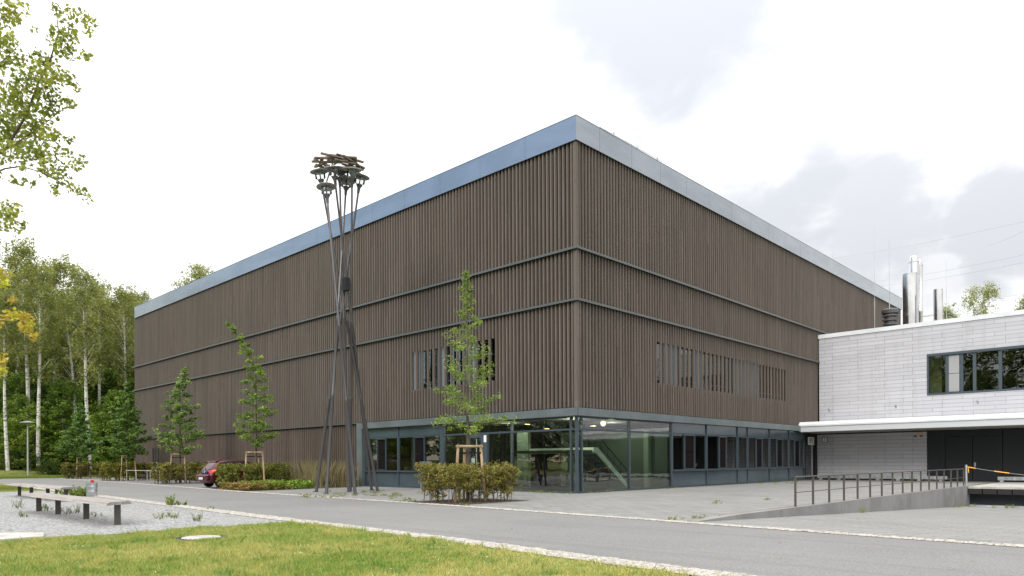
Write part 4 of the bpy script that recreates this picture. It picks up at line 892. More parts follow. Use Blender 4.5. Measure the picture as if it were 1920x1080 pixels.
def young_tree(x, y, h, z0, prof, label, seed, size=.13, dens=1.0, bend=(0, 0), c1=(.13, .21, .035), c2=(.28, .36, .10), lean=(0, 0)):
    rng = np.random.default_rng(seed); rr = random.Random(seed)
    t = thing('young_tree', label, 'tree', (x, y, 0), 'young street trees along the road'); tr = MB()
    def ax(z): k = max(0, (z/h)); return Vector((x+lean[0]*k+bend[0]*max(0, k-.7)**1.5*6, y+lean[1]*k+bend[1]*max(0, k-.7)**1.5*6, z))
    tr.tube([ax(h*k/14) for k in range(15)], [.07*(1-k/14.6)+.006 for k in range(15)], 8)
    cent = []; rad = []
    z = z0; k = 0
    while z < h:
        r_ = np.interp(z/h, [p[0] for p in prof], [p[1] for p in prof]); a = k*2.4+rr.uniform(-.5, .5); l = r_*rr.uniform(.65, 1.1); p = ax(z)
        e = p+Vector((math.cos(a)*l, math.sin(a)*l, l*rr.uniform(.05, .45))); m_ = p.lerp(e, .5)+Vector((0, 0, -.03*l))
        tr.tube([p, m_, e], [.016*(1.2-z/h), .010*(1.2-z/h)+.002, .003], 5)
        nn = max(2, int(l/.16*dens))
        for q in range(nn):
            s = .25+.75*(q+rr.random())/nn; b = p.lerp(e, s)+Vector((rr.gauss(0, .09), rr.gauss(0, .09), rr.gauss(.02, .07)))*min(1, l+.2); cent.append(b); rad.append(rr.uniform(.10, .24)*(0.6+.4*min(1, r_)))
        z += .052*h/8.5*rr.uniform(.7, 1.6)*2.1/dens; k += 1
    cent.append(ax(h)); rad.append(.1)
    tr.build('trunk', 'bark', t, True)
    C, K = clump_leaves(cent, [q*1.2 for q in rad], 36, rng, c1, c2, .75); V, K = leaves(C, size*.66, rng, K, OVAL, .5, .45); npmesh('crown', V, 6, 'leaf', K, t)
    return t
def stakes(x, y, label, h=2.0, r_=.52, rot=.4):
    t = thing('tree_stakes', label, 'tree stakes', (x, y, 0), 'wooden stakes around the young trees')
    tops = []
    for k in range(3):
        a = rot+k*2*math.pi/3; b = Vector((x+math.cos(a)*(r_+.08), y+math.sin(a)*(r_+.08), 0)); e = Vector((x+math.cos(a)*r_*.86, y+math.sin(a)*r_*.86, h)); tops.append(e)
        MB().tube([b, e-Vector((0, 0, .03)), e], [.052, .05, .04], 10).build('post', 'stake', t, True)
        MB().tube([e-Vector((0, 0, .32)), e-Vector((0, 0, .26))], .056, 10).build('strap', 'strap', t)
    for k in range(3):
        p, q = tops[k]-Vector((0, 0, .06)), tops[(k+1) % 3]-Vector((0, 0, .06)); d = (q-p).normalized()*.08; MB().tube([p-d, q+d], .045, 8).build('crossbar', 'stake', t, True)
    s = MB(); 
    for e in tops: s.beam(e-Vector((0, 0, .3)), Vector((x, y, h-.28)), .012, .05)
    s.build('tie_belt', 'strap', t)
P1 = [(0, 0), (.27, 1.45), (.34, 1.6), (.45, 1.2), (.62, 1.0), (.76, .62), (.84, .25), (.92, .34), (1, .08)]
young_tree(-18.55, 17.2, 8.15, 2.35, P1, 'nearest young oak, inside the square hedge before the entrance', 31, .105, 1.0)
stakes(-18.55, 17.2, 'tree stakes around the nearest young oak', 2.02, .55, .55)
P2 = [(0, 0), (.27, 1.5), (.4, 1.2), (.55, 1.1), (.7, .7), (.8, .5), (.9, .3), (1, .1)]
b2 = Vector((-.72, -.69, 0))
young_tree(-37.9, 18.9, 9.3, 2.3, P2, 'young tree with bent top growing from the hedge right of the red car', 32, .16, .95, bend=(-1.15, -1.1), c1=(.12, .20, .035), c2=(.27, .37, .09))
stakes(-37.9, 18.9, 'tree stakes in the hedge right of the red car', 2.08, .58, .3)
P3_ = [(0, 0), (.26, 1.5), (.34, 1.95), (.5, 1.6), (.7, 1.0), (.85, .6), (1, .1)]
young_tree(-52.2, 20.3, 8.2, 2.0, P3_, 'young tree standing left of the red car against the hall facade', 33, .2, .95, bend=(.3, .3), c1=(.12, .20, .045), c2=(.30, .39, .14))
stakes(-52.2, 20.3, 'tree stakes behind the hedge left of the red car', 2.15, .62, .2)
young_tree(-65.1, 21.0, 8.3, 1.9, P3_, 'young tree at the far left corner of the hall', 34, .22, 1.1, c1=(.09, .17, .04), c2=(.20, .30, .09))
stakes(-65.1, 21.0, 'tree stakes near the far left corner of the hall', 2.15, .62, .9)
young_tree(-79.7, 21.4, 7.5, 2.0, P3_, 'farthest young tree before the dark wood', 35, .24, 1.1, c1=(.09, .18, .05), c2=(.22, .33, .11))
stakes(-79.7, 21.4, 'tree stakes at the farthest hedge before the wood', 2.1, .7, 1.3)

# ground cover right of hedge 4
def scatter_cover(name, label, poly_fn, n, h, size, c1, c2, seed, tm=OVAL, cl=14):
    rng = np.random.default_rng(seed); cent = []; rad = []
    while len(cent) < n:
        p = poly_fn(rng)
        if p is not None: cent.append((p[0], p[1], rng.uniform(.03, 1)*h)); rad.append(rng.uniform(.08, .2))
    C, K = clump_leaves(cent, rad, cl, rng, c1, c2, .6); C[:, 2] = np.abs(C[:, 2]); V, K = leaves(C, size, rng, K, tm, .4)
    o = npmesh(name, V, len(tm), 'leaf', K); tag(o, label, 'ground cover', kind='stuff'); return o
scatter_cover('reddish_shrubs', 'low reddish brown ground cover at the foot of the hedge', lambda r: (r.uniform(-37.5, -34.0), 16.6+r.uniform(0, 1)**1.6*2.3), 420, .38, .11, (.20, .18, .04), (.32, .20, .09), 41)
scatter_cover('green_cover', 'lush green ground cover before the slatted wall', lambda r: (lambda y: (r.uniform(-37.3-(y-18)*.25, -34.0-(y-17.5)*.22), y))(r.uniform(17.6, 24)), 900, .42, .13, (.14, .24, .035), (.27, .36, .07), 42)
def blades(name, X, Y, H, Wd, lean, cols, mname='grass', seed=0, Z=None):
    rng = np.random.default_rng(seed); n = len(X); a = rng.uniform(0, 2*np.pi, n); l = rng.uniform(0, 1, n)*lean*H; b = rng.uniform(0, 2*np.pi, n)
    Z = np.zeros(n) if Z is None else Z
    dx, dy = np.cos(a)*Wd/2, np.sin(a)*Wd/2; lx, ly = np.cos(b)*l, np.sin(b)*l
    V = np.stack([np.stack([X-dx, Y-dy, Z], 1), np.stack([X+dx, Y+dy, Z], 1), np.stack([X+dx*.7+lx*.35, Y+dy*.7+ly*.35, Z+H*.55], 1), np.stack([X+lx, Y+ly, Z+H], 1), np.stack([X-dx*.7+lx*.35, Y-dy*.7+ly*.35, Z+H*.55], 1)], 1)
    return npmesh(name, V.reshape(-1, 3), 5, mname, cols)
# feathery tall grasses before the wall
cx = RG.uniform(0, 1, 90); CXs, CYs = [], []
gx = np.concatenate([RG.normal(c, .28, 60) for c in RG.uniform(-39.3, -34.6, 60)]); gy = np.repeat(RG.uniform(21.0, 23.8, 60), 60)+RG.normal(0, .25, 3600)
hh = RG.uniform(.6, 1.75, 3600); t_ = RG.uniform(0, 1, (3600, 1)); cc = np.array([.20, .21, .08])*(1-t_)+np.array([.34, .25, .18])*t_
tag(blades('tall_grasses', gx, gy, hh, np.full(3600, .022), .55, cc, seed=5), 'tall feathery ornamental grasses before the slatted wall', 'grass', kind='stuff')

# lawn
rng = np.random.default_rng(1)
def lawn_pts(n, x0, x1, y0, y1):
    x = rng.uniform(x0, x1, n); y = rng.uniform(y0, y1, n); lo = np.interp(x, [p[0] for p in LO], [p[1] for p in LO])-.50
    fwd = -SN*x+CS*y; rt = CS*x+SN*y
    edge = -15.35-.12*np.sin(y*2.3)-.1*np.sin(y*5.1)
    return x, y, (y < lo+rng.normal(0, .05, n)) & (x > edge+rng.normal(0, .09, n)) & (fwd > 7.9) & (np.abs(rt) < fwd*.76+.5)
x, y, k = lawn_pts(620000, -16.2, .5, 1.0, 9.3)
fwd = -SN*x+CS*y
k &= rng.uniform(0, 1, len(x)) < np.clip((12.5/np.maximum(fwd, 1))**1.5, .35, 1)
k &= ((x+13.3)**2+(y-5.55)**2 > .46**2)
def vnoise(x, y, s, seed):
    r = np.random.default_rng(seed); G = r.uniform(0, 1, (64, 64)); u = x*s+1000; v = y*s+1000; i = np.floor(u).astype(int); j = np.floor(v).astype(int); fu = u-i; fv = v-j; fu = fu*fu*(3-2*fu); fv = fv*fv*(3-2*fv)
    g = lambda a, b: G[a % 64, b % 64]
    return (g(i, j)*(1-fu)+g(i+1, j)*fu)*(1-fv)+(g(i, j+1)*(1-fu)+g(i+1, j+1)*fu)*fv
pt = .55*vnoise(x, y, .9, 1)+.3*vnoise(x, y, 2.3, 2)+.15*vnoise(x, y, 6, 3); tf = vnoise(x, y, 4.5, 4)
bare = (pt < .345)
k &= ~(bare & (rng.uniform(0, 1, len(x)) < .65))
x, y, pt, tf = x[k], y[k], pt[k], tf[k]; n = len(x)
H = (.022+.045*rng.uniform(0, 1, n)**1.5)*(.5+1.25*tf)*(1+.9*(rng.uniform(0, 1, n) < .015)); H *= np.where(rng.uniform(0, 1, n) < .004, 1.9, 1); H *= np.where(y > np.interp(x, [p[0] for p in LO], [p[1] for p in LO])-.62, 1.25, 1)
t = np.clip((pt-.3)/.45+rng.normal(0, .18, n), 0, 1)[:, None]
cols = np.array([.52, .49, .19])*(1-t)+np.array([.27, .36, .085])*t; dk = vnoise(x, y, 7, 9) > .72; cols[dk] *= np.array([.6, .82, .7]); dry = rng.uniform(0, 1, n) < .09; cols[dry] = np.array([.50, .42, .20]); cols *= rng.uniform(.75, 1.25, (n, 1))
tag(blades('lawn_grass', x, y, H, np.full(n, .0085), .9, cols, seed=3), 'short yellow green lawn in the foreground', 'grass', kind='stuff')
# grass edges farther left (between gravel and road) and on the bank foot
def strip_grass(name, label, n, fn, H0, wd, seed, c1=(.30, .29, .08), c2=(.15, .22, .035)):
    r = np.random.default_rng(seed); P = fn(r, n); x, y = P[0], P[1]; z = P[2] if len(P) > 2 else None; m = len(x); t = r.uniform(0, 1, (m, 1))
    c = np.array(c1)*(1-t)+np.array(c2)*t; c *= r.uniform(.7, 1.25, (m, 1))
    tag(blades(name, x, y, r.uniform(.4, 1, m)*H0, np.full(m, wd), .8, c, seed=seed, Z=z), label, 'grass', kind='stuff')
strip_grass('verge_grass', 'grass verge behind the far bench along the road', 40000, lambda r, n: (lambda x: (x, np.interp(x, [p[0] for p in LO], [p[1] for p in LO])-.6-r.uniform(0, 1, n)*9))(r.uniform(-75, -44, n)), .09, .02, 51)
bx2 = [-135, -112, -106, -101, -97, -93, -86]; bz2 = [1.45, 1.36, 1.18, .62, .16, .02, 0]
strip_grass('bank_grass', 'long grass on the bank before the wood', 60000, lambda r, n: (lambda x: (x, r.uniform(5, 60, n), np.interp(x, bx2, bz2)-.05))(r.uniform(-110, -82, n)), .22, .05, 52, (.20, .22, .04), (.10, .17, .02))
# weeds
def weed_cluster(pts, hs, name, label, seed, kind=None, cat='weeds', col=((.15, .21, .045), (.30, .36, .10)), size=.045, per=9, group=None):
    r = np.random.default_rng(seed); rr = random.Random(seed); cent = []; rad = []; st = MB()
    for (x, y), h in zip(pts, hs):
        for s in range(rr.randint(2, 5)):
            lx, ly = rr.gauss(0, .25)*h, rr.gauss(0, .25)*h; hh_ = h*rr.uniform(.5, 1)
            st.tube([(x, y, 0), (x+lx, y+ly, hh_)], [.005, .002], 4)
            m_ = max(2, int(hh_/.05))
            for q in range(m_): k = (q+.5)/m_; cent.append((x+lx*k, y+ly*k, .01+hh_*k)); rad.append(.02+.07*h*(1-k*.6))
    C, K = clump_leaves(cent, rad, per, r, col[0], col[1], .8); C[:, 2] = np.abs(C[:, 2]); V, K = leaves(C, size, r, K, OVAL, .2)
    if kind:
        o = npmesh(name, V, 6, 'leaf', K); tag(o, label, cat, kind=kind)
    else:
        t = thing(name, label, cat, (pts[0][0], pts[0][1], 0), group); npmesh('foliage', V, 6, 'leaf', K, t); st.build('stems', 'bark', t)
rr = random.Random(9)
def gp(px, py): r_ = gpt(px, py); return (r_.x, r_.y)
weed_cluster([(-35.6+rr.gauss(0, .7), 9.35+rr.gauss(0, .28)) for _ in range(34)], [rr.uniform(.15, .5) for _ in range(34)], 'weed_bush', 'sprawling green weeds left of the litter bin', 61, size=.07, per=10)
weed_cluster([gp(318+rr.gauss(0, 6), 946+rr.gauss(0, 1)) for _ in range(9)]+[gp(330+rr.uniform(-15, 18), 948) for _ in range(12)], [rr.uniform(.3, .45) for _ in range(4)]+[rr.uniform(.08, .2) for _ in range(17)], 'weed_clump', 'low weed clump on the sett strip right of the bin', 62)
for i, (px, py, n, h, lb) in enumerate(((30, 952, 7, .42, 'thin weed on the gravel at the far left edge'), (88, 955, 10, .3, 'weed at the foot of the nearer bench, left leg'), (130, 962, 9, .35, 'feathery weed under the middle of the nearer bench'), (40, 968, 6, .25, 'small weed on the gravel left of the nearer bench'), (300, 972, 10, .22, 'low weed on the gravel right of the nearer bench'), (325, 970, 9, .22, 'second low weed on the gravel, right of its neighbour'), (368, 976, 9, .25, 'weed on the gravel nearest the lawn tip'), (396, 954, 6, .12, 'tiny weed by the sett strip'), (175, 968, 5, .18, 'small weed between the nearer bench legs'))):
    weed_cluster([gp(px+rr.gauss(0, 7), py+rr.gauss(0, 1.8)) for _ in range(n)], [h*rr.uniform(.3, 1) for _ in range(n)], 'weed_clump', lb, 70+i, size=.032, per=2.2, group='weeds on the gravel yard')
pts = []; hs = []
for px, py, s in ((606, 925, 8), (640, 928, 10), (660, 929, 10), (690, 924, 10), (712, 921, 6), (738, 935, 5), (765, 938, 4), (765, 941, 10), (988, 921, 8), (1015, 922, 8), (1035, 923, 6), (1067, 922, 10), (1112, 924, 8), (1128, 923, 6), (1180, 920, 5), (1262, 917, 6), (1420, 907, 8), (1452, 906, 6), (1478, 904, 10), (1485, 903, 8), (1345, 945, 4), (1270, 975, 5), (1312, 972, 4), (1618, 962, 4), (1790, 951, 14), (1825, 950, 5), (1848, 950, 4), (1875, 952, 10), (1900, 952, 10), (870, 949, 6), (1436, 938, 4), (1700, 905, 6), (580, 932, 14), (620, 933, 20), (700, 930, 20), (720, 925, 14), (745, 930, 14)):
    for q in range(max(3, s//2)):
        ramp_ = px > 1500 and py > 945
        p = gp(px+rr.gauss(0, s), py+rr.gauss(0, 1.2)); 
        if px > 1560 and py > 944:
            r_ = ray(px+rr.gauss(0, s), py+rr.gauss(0, .8)); tt = 20.
            for _ in range(30): Y_ = r_.y*tt; tt = (rz(Y_)-EYE)/r_.z
            if r_.y*tt > 42.3: continue
            pts.append((r_.x*tt, r_.y*tt)); hs.append(-1*rr.uniform(.05, .18)); continue
        if p[1] > 24.1 and p[0] < -18.95: p = (p[0], 24.0-rr.random()*.1) if p[0] < -19.2 else (-18.85, p[1])
        pts.append(p); hs.append(rr.uniform(.02, .10))
C = []; K = []; r = np.random.default_rng(88); cent = []; rad = []
for (px, py), h in zip(pts, hs):
    z0 = rz(py) if h < 0 else .01; h = abs(h)
    for q in range(4): cent.append((px+rr.gauss(0, .08), py+rr.gauss(0, .08), z0+h*rr.random())); rad.append(.03+h*.5)
C, K = clump_leaves(cent, rad, 9, r, (.12, .17, .03), (.26, .27, .06), .6); V, K = leaves(C, .04, r, K, OVAL, .3)
tag(npmesh('joint_weeds', V, 6, 'leaf', K), 'small weeds and moss growing in the paving joints', 'weeds', kind='stuff')
# moss dots and fallen leaves on the paving, road and lawn
r = np.random.default_rng(90); n = 900
x = np.concatenate([r.uniform(-36, -8.6, n), r.uniform(-30, 5, 160)]); y = np.concatenate([r.uniform(15.5, 40, n), r.uniform(9.3, 13.3, 160)]); k = ~((x < -19) & (y > 24)); x, y = x[k], y[k]
cols = np.array([(.22, .19, .05), (.28, .2, .08), (.2, .13, .07), (.14, .17, .04)])[r.integers(0, 4, len(x))]
V, cc = leaves(np.stack([x, y, np.full(len(x), .022)], 1), .055, r, cols, OVAL, 6)
tag(npmesh('fallen_leaves', V, 6, 'leaf', cc), 'scattered dry leaves lying on the paving and road', 'leaves', kind='stuff')
n = 260; x, y, k = lawn_pts(n*4, -15, -2, 1.5, 9); x, y = x[k], y[k]
cols = np.array([(.8, .62, .03), (.75, .75, .7), (.75, .75, .7), (.55, .3, .06), (.5, .35, .1)])[r.integers(0, 5, len(x))]
V, cc = leaves(np.stack([x, y, r.uniform(.04, .075, len(x))], 1), .026, r, cols, OVAL, 2.5)
tag(npmesh('lawn_flowers', V, 6, 'leaf', cc), 'tiny daisies, yellow flowers and dead leaves in the lawn', 'flowers', kind='stuff')

# ---------------------------------------------------------------- forest
def tree_proto(name, build):
    o = bpy.data.objects.new(name, None); COL.objects.link(o); o['proto'] = 1; build(o); return o
def birch(seed, h=26, lean=(0, 0), cz=.42, cr=3.0, dens=1.):
    rr = random.Random(seed); rng = np.random.default_rng(seed)
    def b(o):
        tr = MB(); pts = []; p = Vector((0, 0, -.3)); wob = [rr.uniform(-.35, .35) for _ in range(4)]
        for k in range(19):
            u = k/18; pts.append(Vector((lean[0]*u*h+math.sin(u*5+wob[0]*9)*.35*u, lean[1]*u*h+math.cos(u*4+wob[1]*9)*.35*u-.35*u, -.3+h*.96*u)))
        tr.tube(pts, [.25*(1-k/18)**.8+.02 for k in range(19)], 8)
        cent = []; rad = []
        for k in range(46):
            u = cz+(1-cz)*(k/46)**.9; i = min(17, int(u*18)); q = pts[i].lerp(pts[i+1], u*18-i); a = rr.uniform(0, 6.28); l = cr*math.sin(math.pi*min(1, .12+.88*(u-cz)/(1-cz)*.93))**.7*rr.uniform(.5, 1.15)
            if k < 5: l *= 1.1
            m_ = q+Vector((math.cos(a)*l*.55, math.sin(a)*l*.55, l*.75)); e = m_+Vector((math.cos(a)*l*.45, math.sin(a)*l*.45, l*.15))
            tr.tube([q, m_, e], [.075*(1.15-u), .035*(1.2-u)+.008, .01], 5)
            for s in range(int(9*dens)):
                w = rr.uniform(.3, 1.); c = (q.lerp(m_, w*2) if w < .5 else m_.lerp(e, w*2-1)); dr = rr.uniform(0, 1.5)
                cent.append((c.x+rr.gauss(0, .35), c.y+rr.gauss(0, .35), c.z-dr+.3)); rad.append(rr.uniform(.3, .75))
        tr.build('trunk', 'birch', o, True)
        C, K = clump_leaves(cent, rad, 26, rng, (.16, .19, .055), (.33, .34, .12), 1.2); V, K = leaves(C, .21, rng, K, QUAD, .2); npmesh('crown', V, 4, 'leaf', K, o)
    return b
def bushy(seed, h=12, cr=3.6, c1=(.04, .075, .014), c2=(.11, .17, .03), low=.08, n=300, size=.27, per=34):
    rr = random.Random(seed); rng = np.random.default_rng(seed)
    def b(o):
        tr = MB(); tr.tube([(0, 0, -.4), (.1, .05, h*.3), (rr.uniform(-.3, .3), rr.uniform(-.3, .3), h*.62), (0, 0, h*.9)], [.2, .16, .09, .02], 8); cent = []; rad = []
        lobes = [(rr.uniform(0, 6.28), rr.uniform(.25, 1)) for _ in range(14)]
        for k in range(n):
            u = low+(1-low)*rr.random(); prof = math.sin(math.pi*min(1, .2+.8*(u-low)/(1-low)*.95))**.65
            la, lr = lobes[int(u*13.9)]; a = rr.uniform(0, 6.28); w = 1+.35*math.cos(a-la)*lr; r_ = cr*prof*w*(rr.random()**.35)
            cent.append((math.cos(a)*r_, math.sin(a)*r_, u*h+rr.gauss(0, .2))); rad.append(rr.uniform(.35, .85))
        for k in range(10):
            a = rr.uniform(0, 6.28); z = h*rr.uniform(.2, .7); tr.tube([(0, 0, z), (math.cos(a)*cr*.6, math.sin(a)*cr*.6, z+cr*.45)], [.06, .015], 5)
        tr.build('trunk', 'bark', o, True)
        C, K = clump_leaves(cent, rad, per, rng, c1, c2, .6); V, K = leaves(C, size, rng, K, QUAD, .6); npmesh('crown', V, 4, 'leaf', K, o)
    return b
protos = {}
for i, ln in enumerate(((0, 0), (.07, .05), (-.03, .02), (.10, -.02))): protos['b%d' % i] = tree_proto('birch_tree', birch(100+i, 26, ln, (.5, .45, .55, .4)[i], (2.6, 2.9, 2.4, 3.1)[i]))
for i, (c1, c2, h, cr) in enumerate((((.085, .155, .028), (.24, .33, .065), 12, 3.6), ((.14, .22, .035), (.33, .42, .085), 9, 3.2), ((.04, .08, .018), (.13, .19, .04), 14, 4.2), ((.10, .15, .03), (.22, .27, .06), 20, 4.6))):
    protos['d%d' % i] = tree_proto('leafy_tree', bushy(200+i, h, cr, c1, c2, n=(300, 260, 320, 420)[i]))
protos['s0'] = tree_proto('shrub', bushy(300, 3.4, 2.2, (.03, .06, .012), (.09, .14, .025), .02, 90, .22, 40)); protos['s1'] = tree_proto('shrub', bushy(301, 2.2, 1.8, (.07, .11, .02), (.20, .22, .04), .02, 70, .2, 36))
used = set()
def plant(key, x, y, z, rz_, sc, label, cat, group):
    p = protos[key]
    if key in used: o = dup(p, (x, y, z), rz_, sc)
    else:
        used.add(key); o = p; o.location = (x, y, z); o.rotation_euler = (0, 0, rz_); o.scale = sc if hasattr(sc, '__len__') else (sc,)*3
        del o['proto']
    tag(o, label, cat, group); return o
def gz(x): return float(np.interp(x, [-230, -135, -112, -106, -101, -97, -93, -86], [2.2, 1.45, 1.36, 1.18, .62, .16, .02, 0]))
def pf(px, d): x, y = fw(px, d); return x, y, (gz(x) if x < -86 else 0)
rr = random.Random(77)
GB = 'birches in the wood behind the bank'; GD = 'leafy trees in the wood behind the bank'
front = [('b0', 55, 88, 0, 1.12, 'straight white birch right behind the street lamp'), ('b1', 72, 86, 5.6, .98, 'birch leaning right with a forked white trunk beside the street lamp'), ('b2', 15, 84, 1.2, .85, 'birch at the left picture edge with a leaning pale trunk'), ('b3', 150, 92, 3.9, .92, 'slender birch left of the thick white trunks'),
         ('b1', 171, 86, 4.9, .98, 'white birch with curving trunk in the middle of the wood'), ('b2', 190, 94, 2.2, .96, 'pale birch just right of the curving trunk'), ('b0', 238, 92, .4, .95, 'birch whose white trunk rises beside the hall corner'), ('b3', 128, 98, 1.9, 1.05, 'birch behind the dark gap left of centre in the wood'), ('b0', 30, 99, 2.4, 1.1, 'birch deep in the wood behind the leaning one'),
         ('b2', 100, 96, 5.2, 1.12, 'birch with bare straight trunk right of the forked one'), ('b1', 215, 100, 1.1, .9, 'birch half hidden left of the hall corner trunk'), ('b3', -25, 90, .6, .95, 'birch just outside the left picture edge')]
for k, px, d, rz_, sc, lb in front: x, y, z = pf(px, d); plant(k, x, y, z, rz_, sc, lb, 'tree', GB)
# rows behind, beyond anyone's telling apart one by one
for row, (d0, step, zsc) in enumerate(((104, 17, 1.0), (112, 15, 1.02), (121, 15, 1.06))):
    px = -120
    while px < 300:
        x, y, z = pf(px+rr.uniform(-6, 6), d0+rr.uniform(-3, 3)); sc = zsc*rr.uniform(.8, 1.02)
        if px > 262: sc *= .9
        if px < 140: sc *= 1.1
        plant(rr.choice(('b0', 'b1', 'b2', 'b3', 'd3', 'd3')), x, y, z, rr.uniform(0, 6.28), sc, 'tall tree deep in the wood behind the front birches', 'tree', GD); px += step*rr.uniform(.8, 1.3)*1.25
x, y, z = pf(330, 112); plant('b3', x, y, z, 1, 1.24, 'light green treetop showing above the far end of the hall roof', 'tree', None)
x, y, z = pf(285, 108); plant('b1', x, y, z, 1, .86, 'birch top just left of the far roof corner of the hall', 'tree', None)
# understorey
for row, (d0, d1, step, keys, smin, smax, lb) in enumerate(((87, 91, 24, ('d1', 'd0', 'd1'), .6, .95, 'bright leafy young tree at the edge of the wood'), (93, 98, 22, ('d0', 'd2', 'd0', 'd1'), .8, 1.15, 'leafy tree under the birches in the wood'), (100, 106, 20, ('d2', 'd2', 'd0'), .9, 1.2, 'dark leafy tree under the birches'), (109, 118, 18, ('d2', 'd2'), 1.0, 1.3, 'dark leafy tree deep under the birches'))):
    px = -140+row*9
    while px < 300:
        x, y, z = pf(px+rr.uniform(-6, 6), rr.uniform(d0, d1)); plant(rr.choice(keys), x, y, z, rr.uniform(0, 6.28), rr.uniform(smin, smax), lb, 'tree', GD); px += step*rr.uniform(.75, 1.25)
px = -60
while px < 262:
    x, y, z = pf(px, rr.uniform(83.5, 86.5)); plant(rr.choice(('s0', 's1', 's1')), x, y, z, rr.uniform(0, 6.28), rr.uniform(.35, .75), 'low shrub along the foot of the wood', 'shrub', 'shrubs along the foot of the wood'); px += rr.uniform(9, 18)
# wood opposite the hall (out of the picture, mirrored in the glass)
for row, (yb, st_, ks, s0, s1) in enumerate(((-32, 8, ('d0', 'd1', 'd2'), .9, 1.2), (-40, 8, ('d3',), 1.15, 1.4), (-46, 9, ('d2', 'd3'), 1.4, 1.6))):
    x = -100
    while x < 26:
        plant(rr.choice(ks), x, yb+rr.uniform(-3, 3)-(8 if x < -60 else 0), 0, rr.uniform(0, 6.28), rr.uniform(s0, s1), 'leafy tree in the wood facing the hall across the lawn', 'tree', 'trees facing the hall'); x += st_*rr.uniform(.8, 1.2)
y = -44
while y < 4:      # the wood goes on past the left picture edge
    for xx, ks, s0 in ((-103, ('d1', 'd0'), .9), (-110, ('d2', 'b0', 'b1'), 1.0), (-118, ('d3', 'd2'), 1.2)):
        plant(rr.choice(ks), xx+rr.uniform(-3, 3), y+rr.uniform(-2, 2), gz(xx), rr.uniform(0, 6.28), s0*rr.uniform(.9, 1.2), 'leafy tree at the edge of the wood beyond the left picture edge', 'tree', 'trees beyond the left edge')
    y += 5.5
# trees behind the annex
for px, d, k, sc, lb in ((1842, 104, 'wispy0', 1, 'wispy birch top above the annex roof at right'), (1775, 112, 'wispy1', 1, 'small wispy treetop beside the short flue'), (1935, 90, 'wispy2', 1, 'thin treetop at the right picture edge above the annex')):
    x, y = fw(px, d); h = {'wispy0': (862-528)/1325*d+1.4, 'wispy1': (862-562)/1325*d+1.4, 'wispy2': (862-535)/1325*d+1.4}[k]
    o = tree_proto('birch_tree', birch(400+px, h, (.02, .01), .62, 2.9 if k == 'wispy0' else 1.8, .62)); del o['proto']; o.location = (x, y, 0); tag(o, lb, 'tree')

# ---------------------------------------------------------------- near maple reaching in from the left
mp = thing('maple_tree', 'maple reaching in from the left edge with green and yellow leaves', 'tree', (*fw(-340, 18), 0))
CL = [(20,10,25),(5,30,20),(20,35,12),(3,80,20),(22,75,12),(10,110,20),(30,105,14),(3,120,15),(65,55,7),(105,18,10),(115,35,8),(130,22,10),(150,30,11),(172,42,12),(165,60,9),(110,60,15),(128,62,15),(100,75,12),(120,85,14),(138,72,10),(110,95,12),(130,100,12),(155,105,9),(165,108,8),
 (75,115,20),(60,130,20),(85,135,20),(100,120,14),(50,150,20),(30,165,20),(75,160,22),(100,155,18),(120,145,12),(135,150,9),(145,165,7),(10,175,22),(20,200,25),(50,190,25),(80,190,22),(105,190,15),(125,190,11),(135,195,8),(10,235,25),(40,230,28),(70,225,22),(100,215,15),(15,260,25),(45,260,25),(75,255,20),
 (30,285,20),(60,280,18),(90,250,13),(110,255,11),(130,260,8),(5,295,15),(45,300,13),(80,290,13),(100,285,15),(125,290,11),(150,300,11),(85,310,13),(110,315,13),(140,312,11),(155,305,8),(40,315,8),(25,340,8),(45,343,8),(62,345,7),(85,325,11),(105,330,11),(100,350,9),(104,365,7),(125,340,11),(140,355,11),(160,365,10),(168,375,7),
 (5,400,16),(15,390,14),(30,395,12),(20,415,13),(40,420,9),(10,425,10),(35,432,6),(-30,60,30),(-30,130,30),(-40,200,35),(-40,270,35),(-30,330,25),(-40,400,25)]
YL = [(5,515,15),(2,530,12),(23,562,7),(25,590,11),(12,592,9),(40,595,12),(50,600,12),(48,615,12),(60,610,8),(60,630,8),(66,628,6),(5,670,10),(2,680,8),(5,695,10),(-20,600,20)]
rng = np.random.default_rng(55); rr = random.Random(55); Cs, Ks = [], []
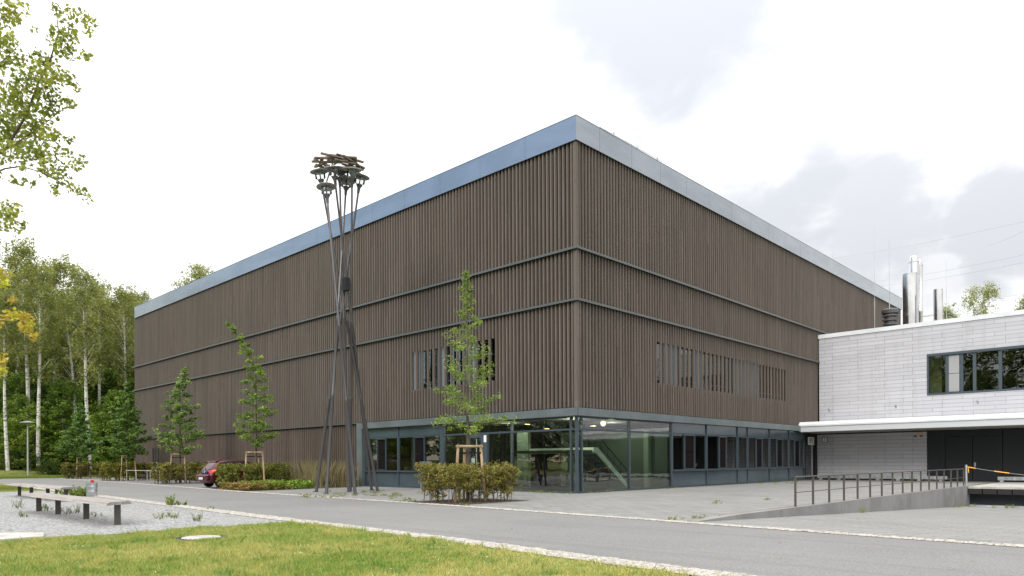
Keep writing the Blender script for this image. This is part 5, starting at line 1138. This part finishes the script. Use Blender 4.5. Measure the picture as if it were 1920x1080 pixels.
for lst, c1, c2, sh in ((CL, (.19, .24, .045), (.36, .38, .09), 0), (YL, (.46, .46, .05), (.44, .31, .06), 1)):
    for px, py, r_ in lst:
        d = 18+rr.uniform(-1.2, 1.2); n = int((r_/3.1)**2*2.6)+3; q = rng.normal(size=(n, 3)); q /= np.linalg.norm(q, axis=1, keepdims=True); q *= rng.uniform(0, 1, (n, 1))**.4*r_*1.18/FPX*d
        p = at(px, py, d); Cs.append(q+np.array(p)); t = rr.random(); k = (np.array(c1)*(1-t)+np.array(c2)*t)[None]*rng.uniform(.75, 1.25, (n, 1))
        am = rng.uniform(0, 1, n) < .08; k[am] = np.array((.30, .23, .08)); Ks.append(k)
C = np.concatenate(Cs); K = np.concatenate(Ks); V, K = leaves(C, .088, rng, K, MAPLE, .1, .4); npmesh('crown', V, 14, 'leaf', K, mp)
br = MB(); x0, y0 = fw(-340, 18)
br.tube([(x0, y0, 0), (x0+.1, y0, 3), at(-345, 500, 18), at(-330, 250, 18), at(-320, 0, 18), at(-310, -200, 18)], [.24, .2, .17, .14, .1, .05], 10)
BR = [([(-335, 420), (-160, 350), (-40, 310), (10, 280), (50, 215), (70, 160), (95, 110), (110, 60), (105, 20)], .05), ([(-160, 350), (-20, 328), (10, 316), (40, 312), (75, 322), (120, 345), (165, 370)], .028), ([(10, 280), (40, 262), (80, 235), (130, 195)], .022), ([(-160, 350), (-60, 390), (10, 402), (40, 420)], .022), ([(-335, 420), (-100, 460), (0, 533), (20, 560), (50, 600)], .022), ([(50, 600), (62, 620)], .006), ([(-335, 500), (-100, 640), (0, 690)], .02),
      ([(-325, 200), (-100, 150), (0, 120), (40, 80)], .03), ([(95, 110), (120, 95), (160, 106)], .010), ([(110, 60), (150, 40), (172, 44)], .010), ([(0, 325), (30, 330), (60, 333), (66, 345)], .006), ([(-325, 100), (-60, 60), (20, 20)], .02), ([(50, 215), (30, 190), (5, 170)], .012)]
for pl_, r0 in BR: br.tube([at(a, b, 18+.3*math.sin(a*.03)) for a, b in pl_], [r0*(1-.8*i/(len(pl_)-1)) for i in range(len(pl_))], 6)
br.build('trunk', 'bark', mp, True)
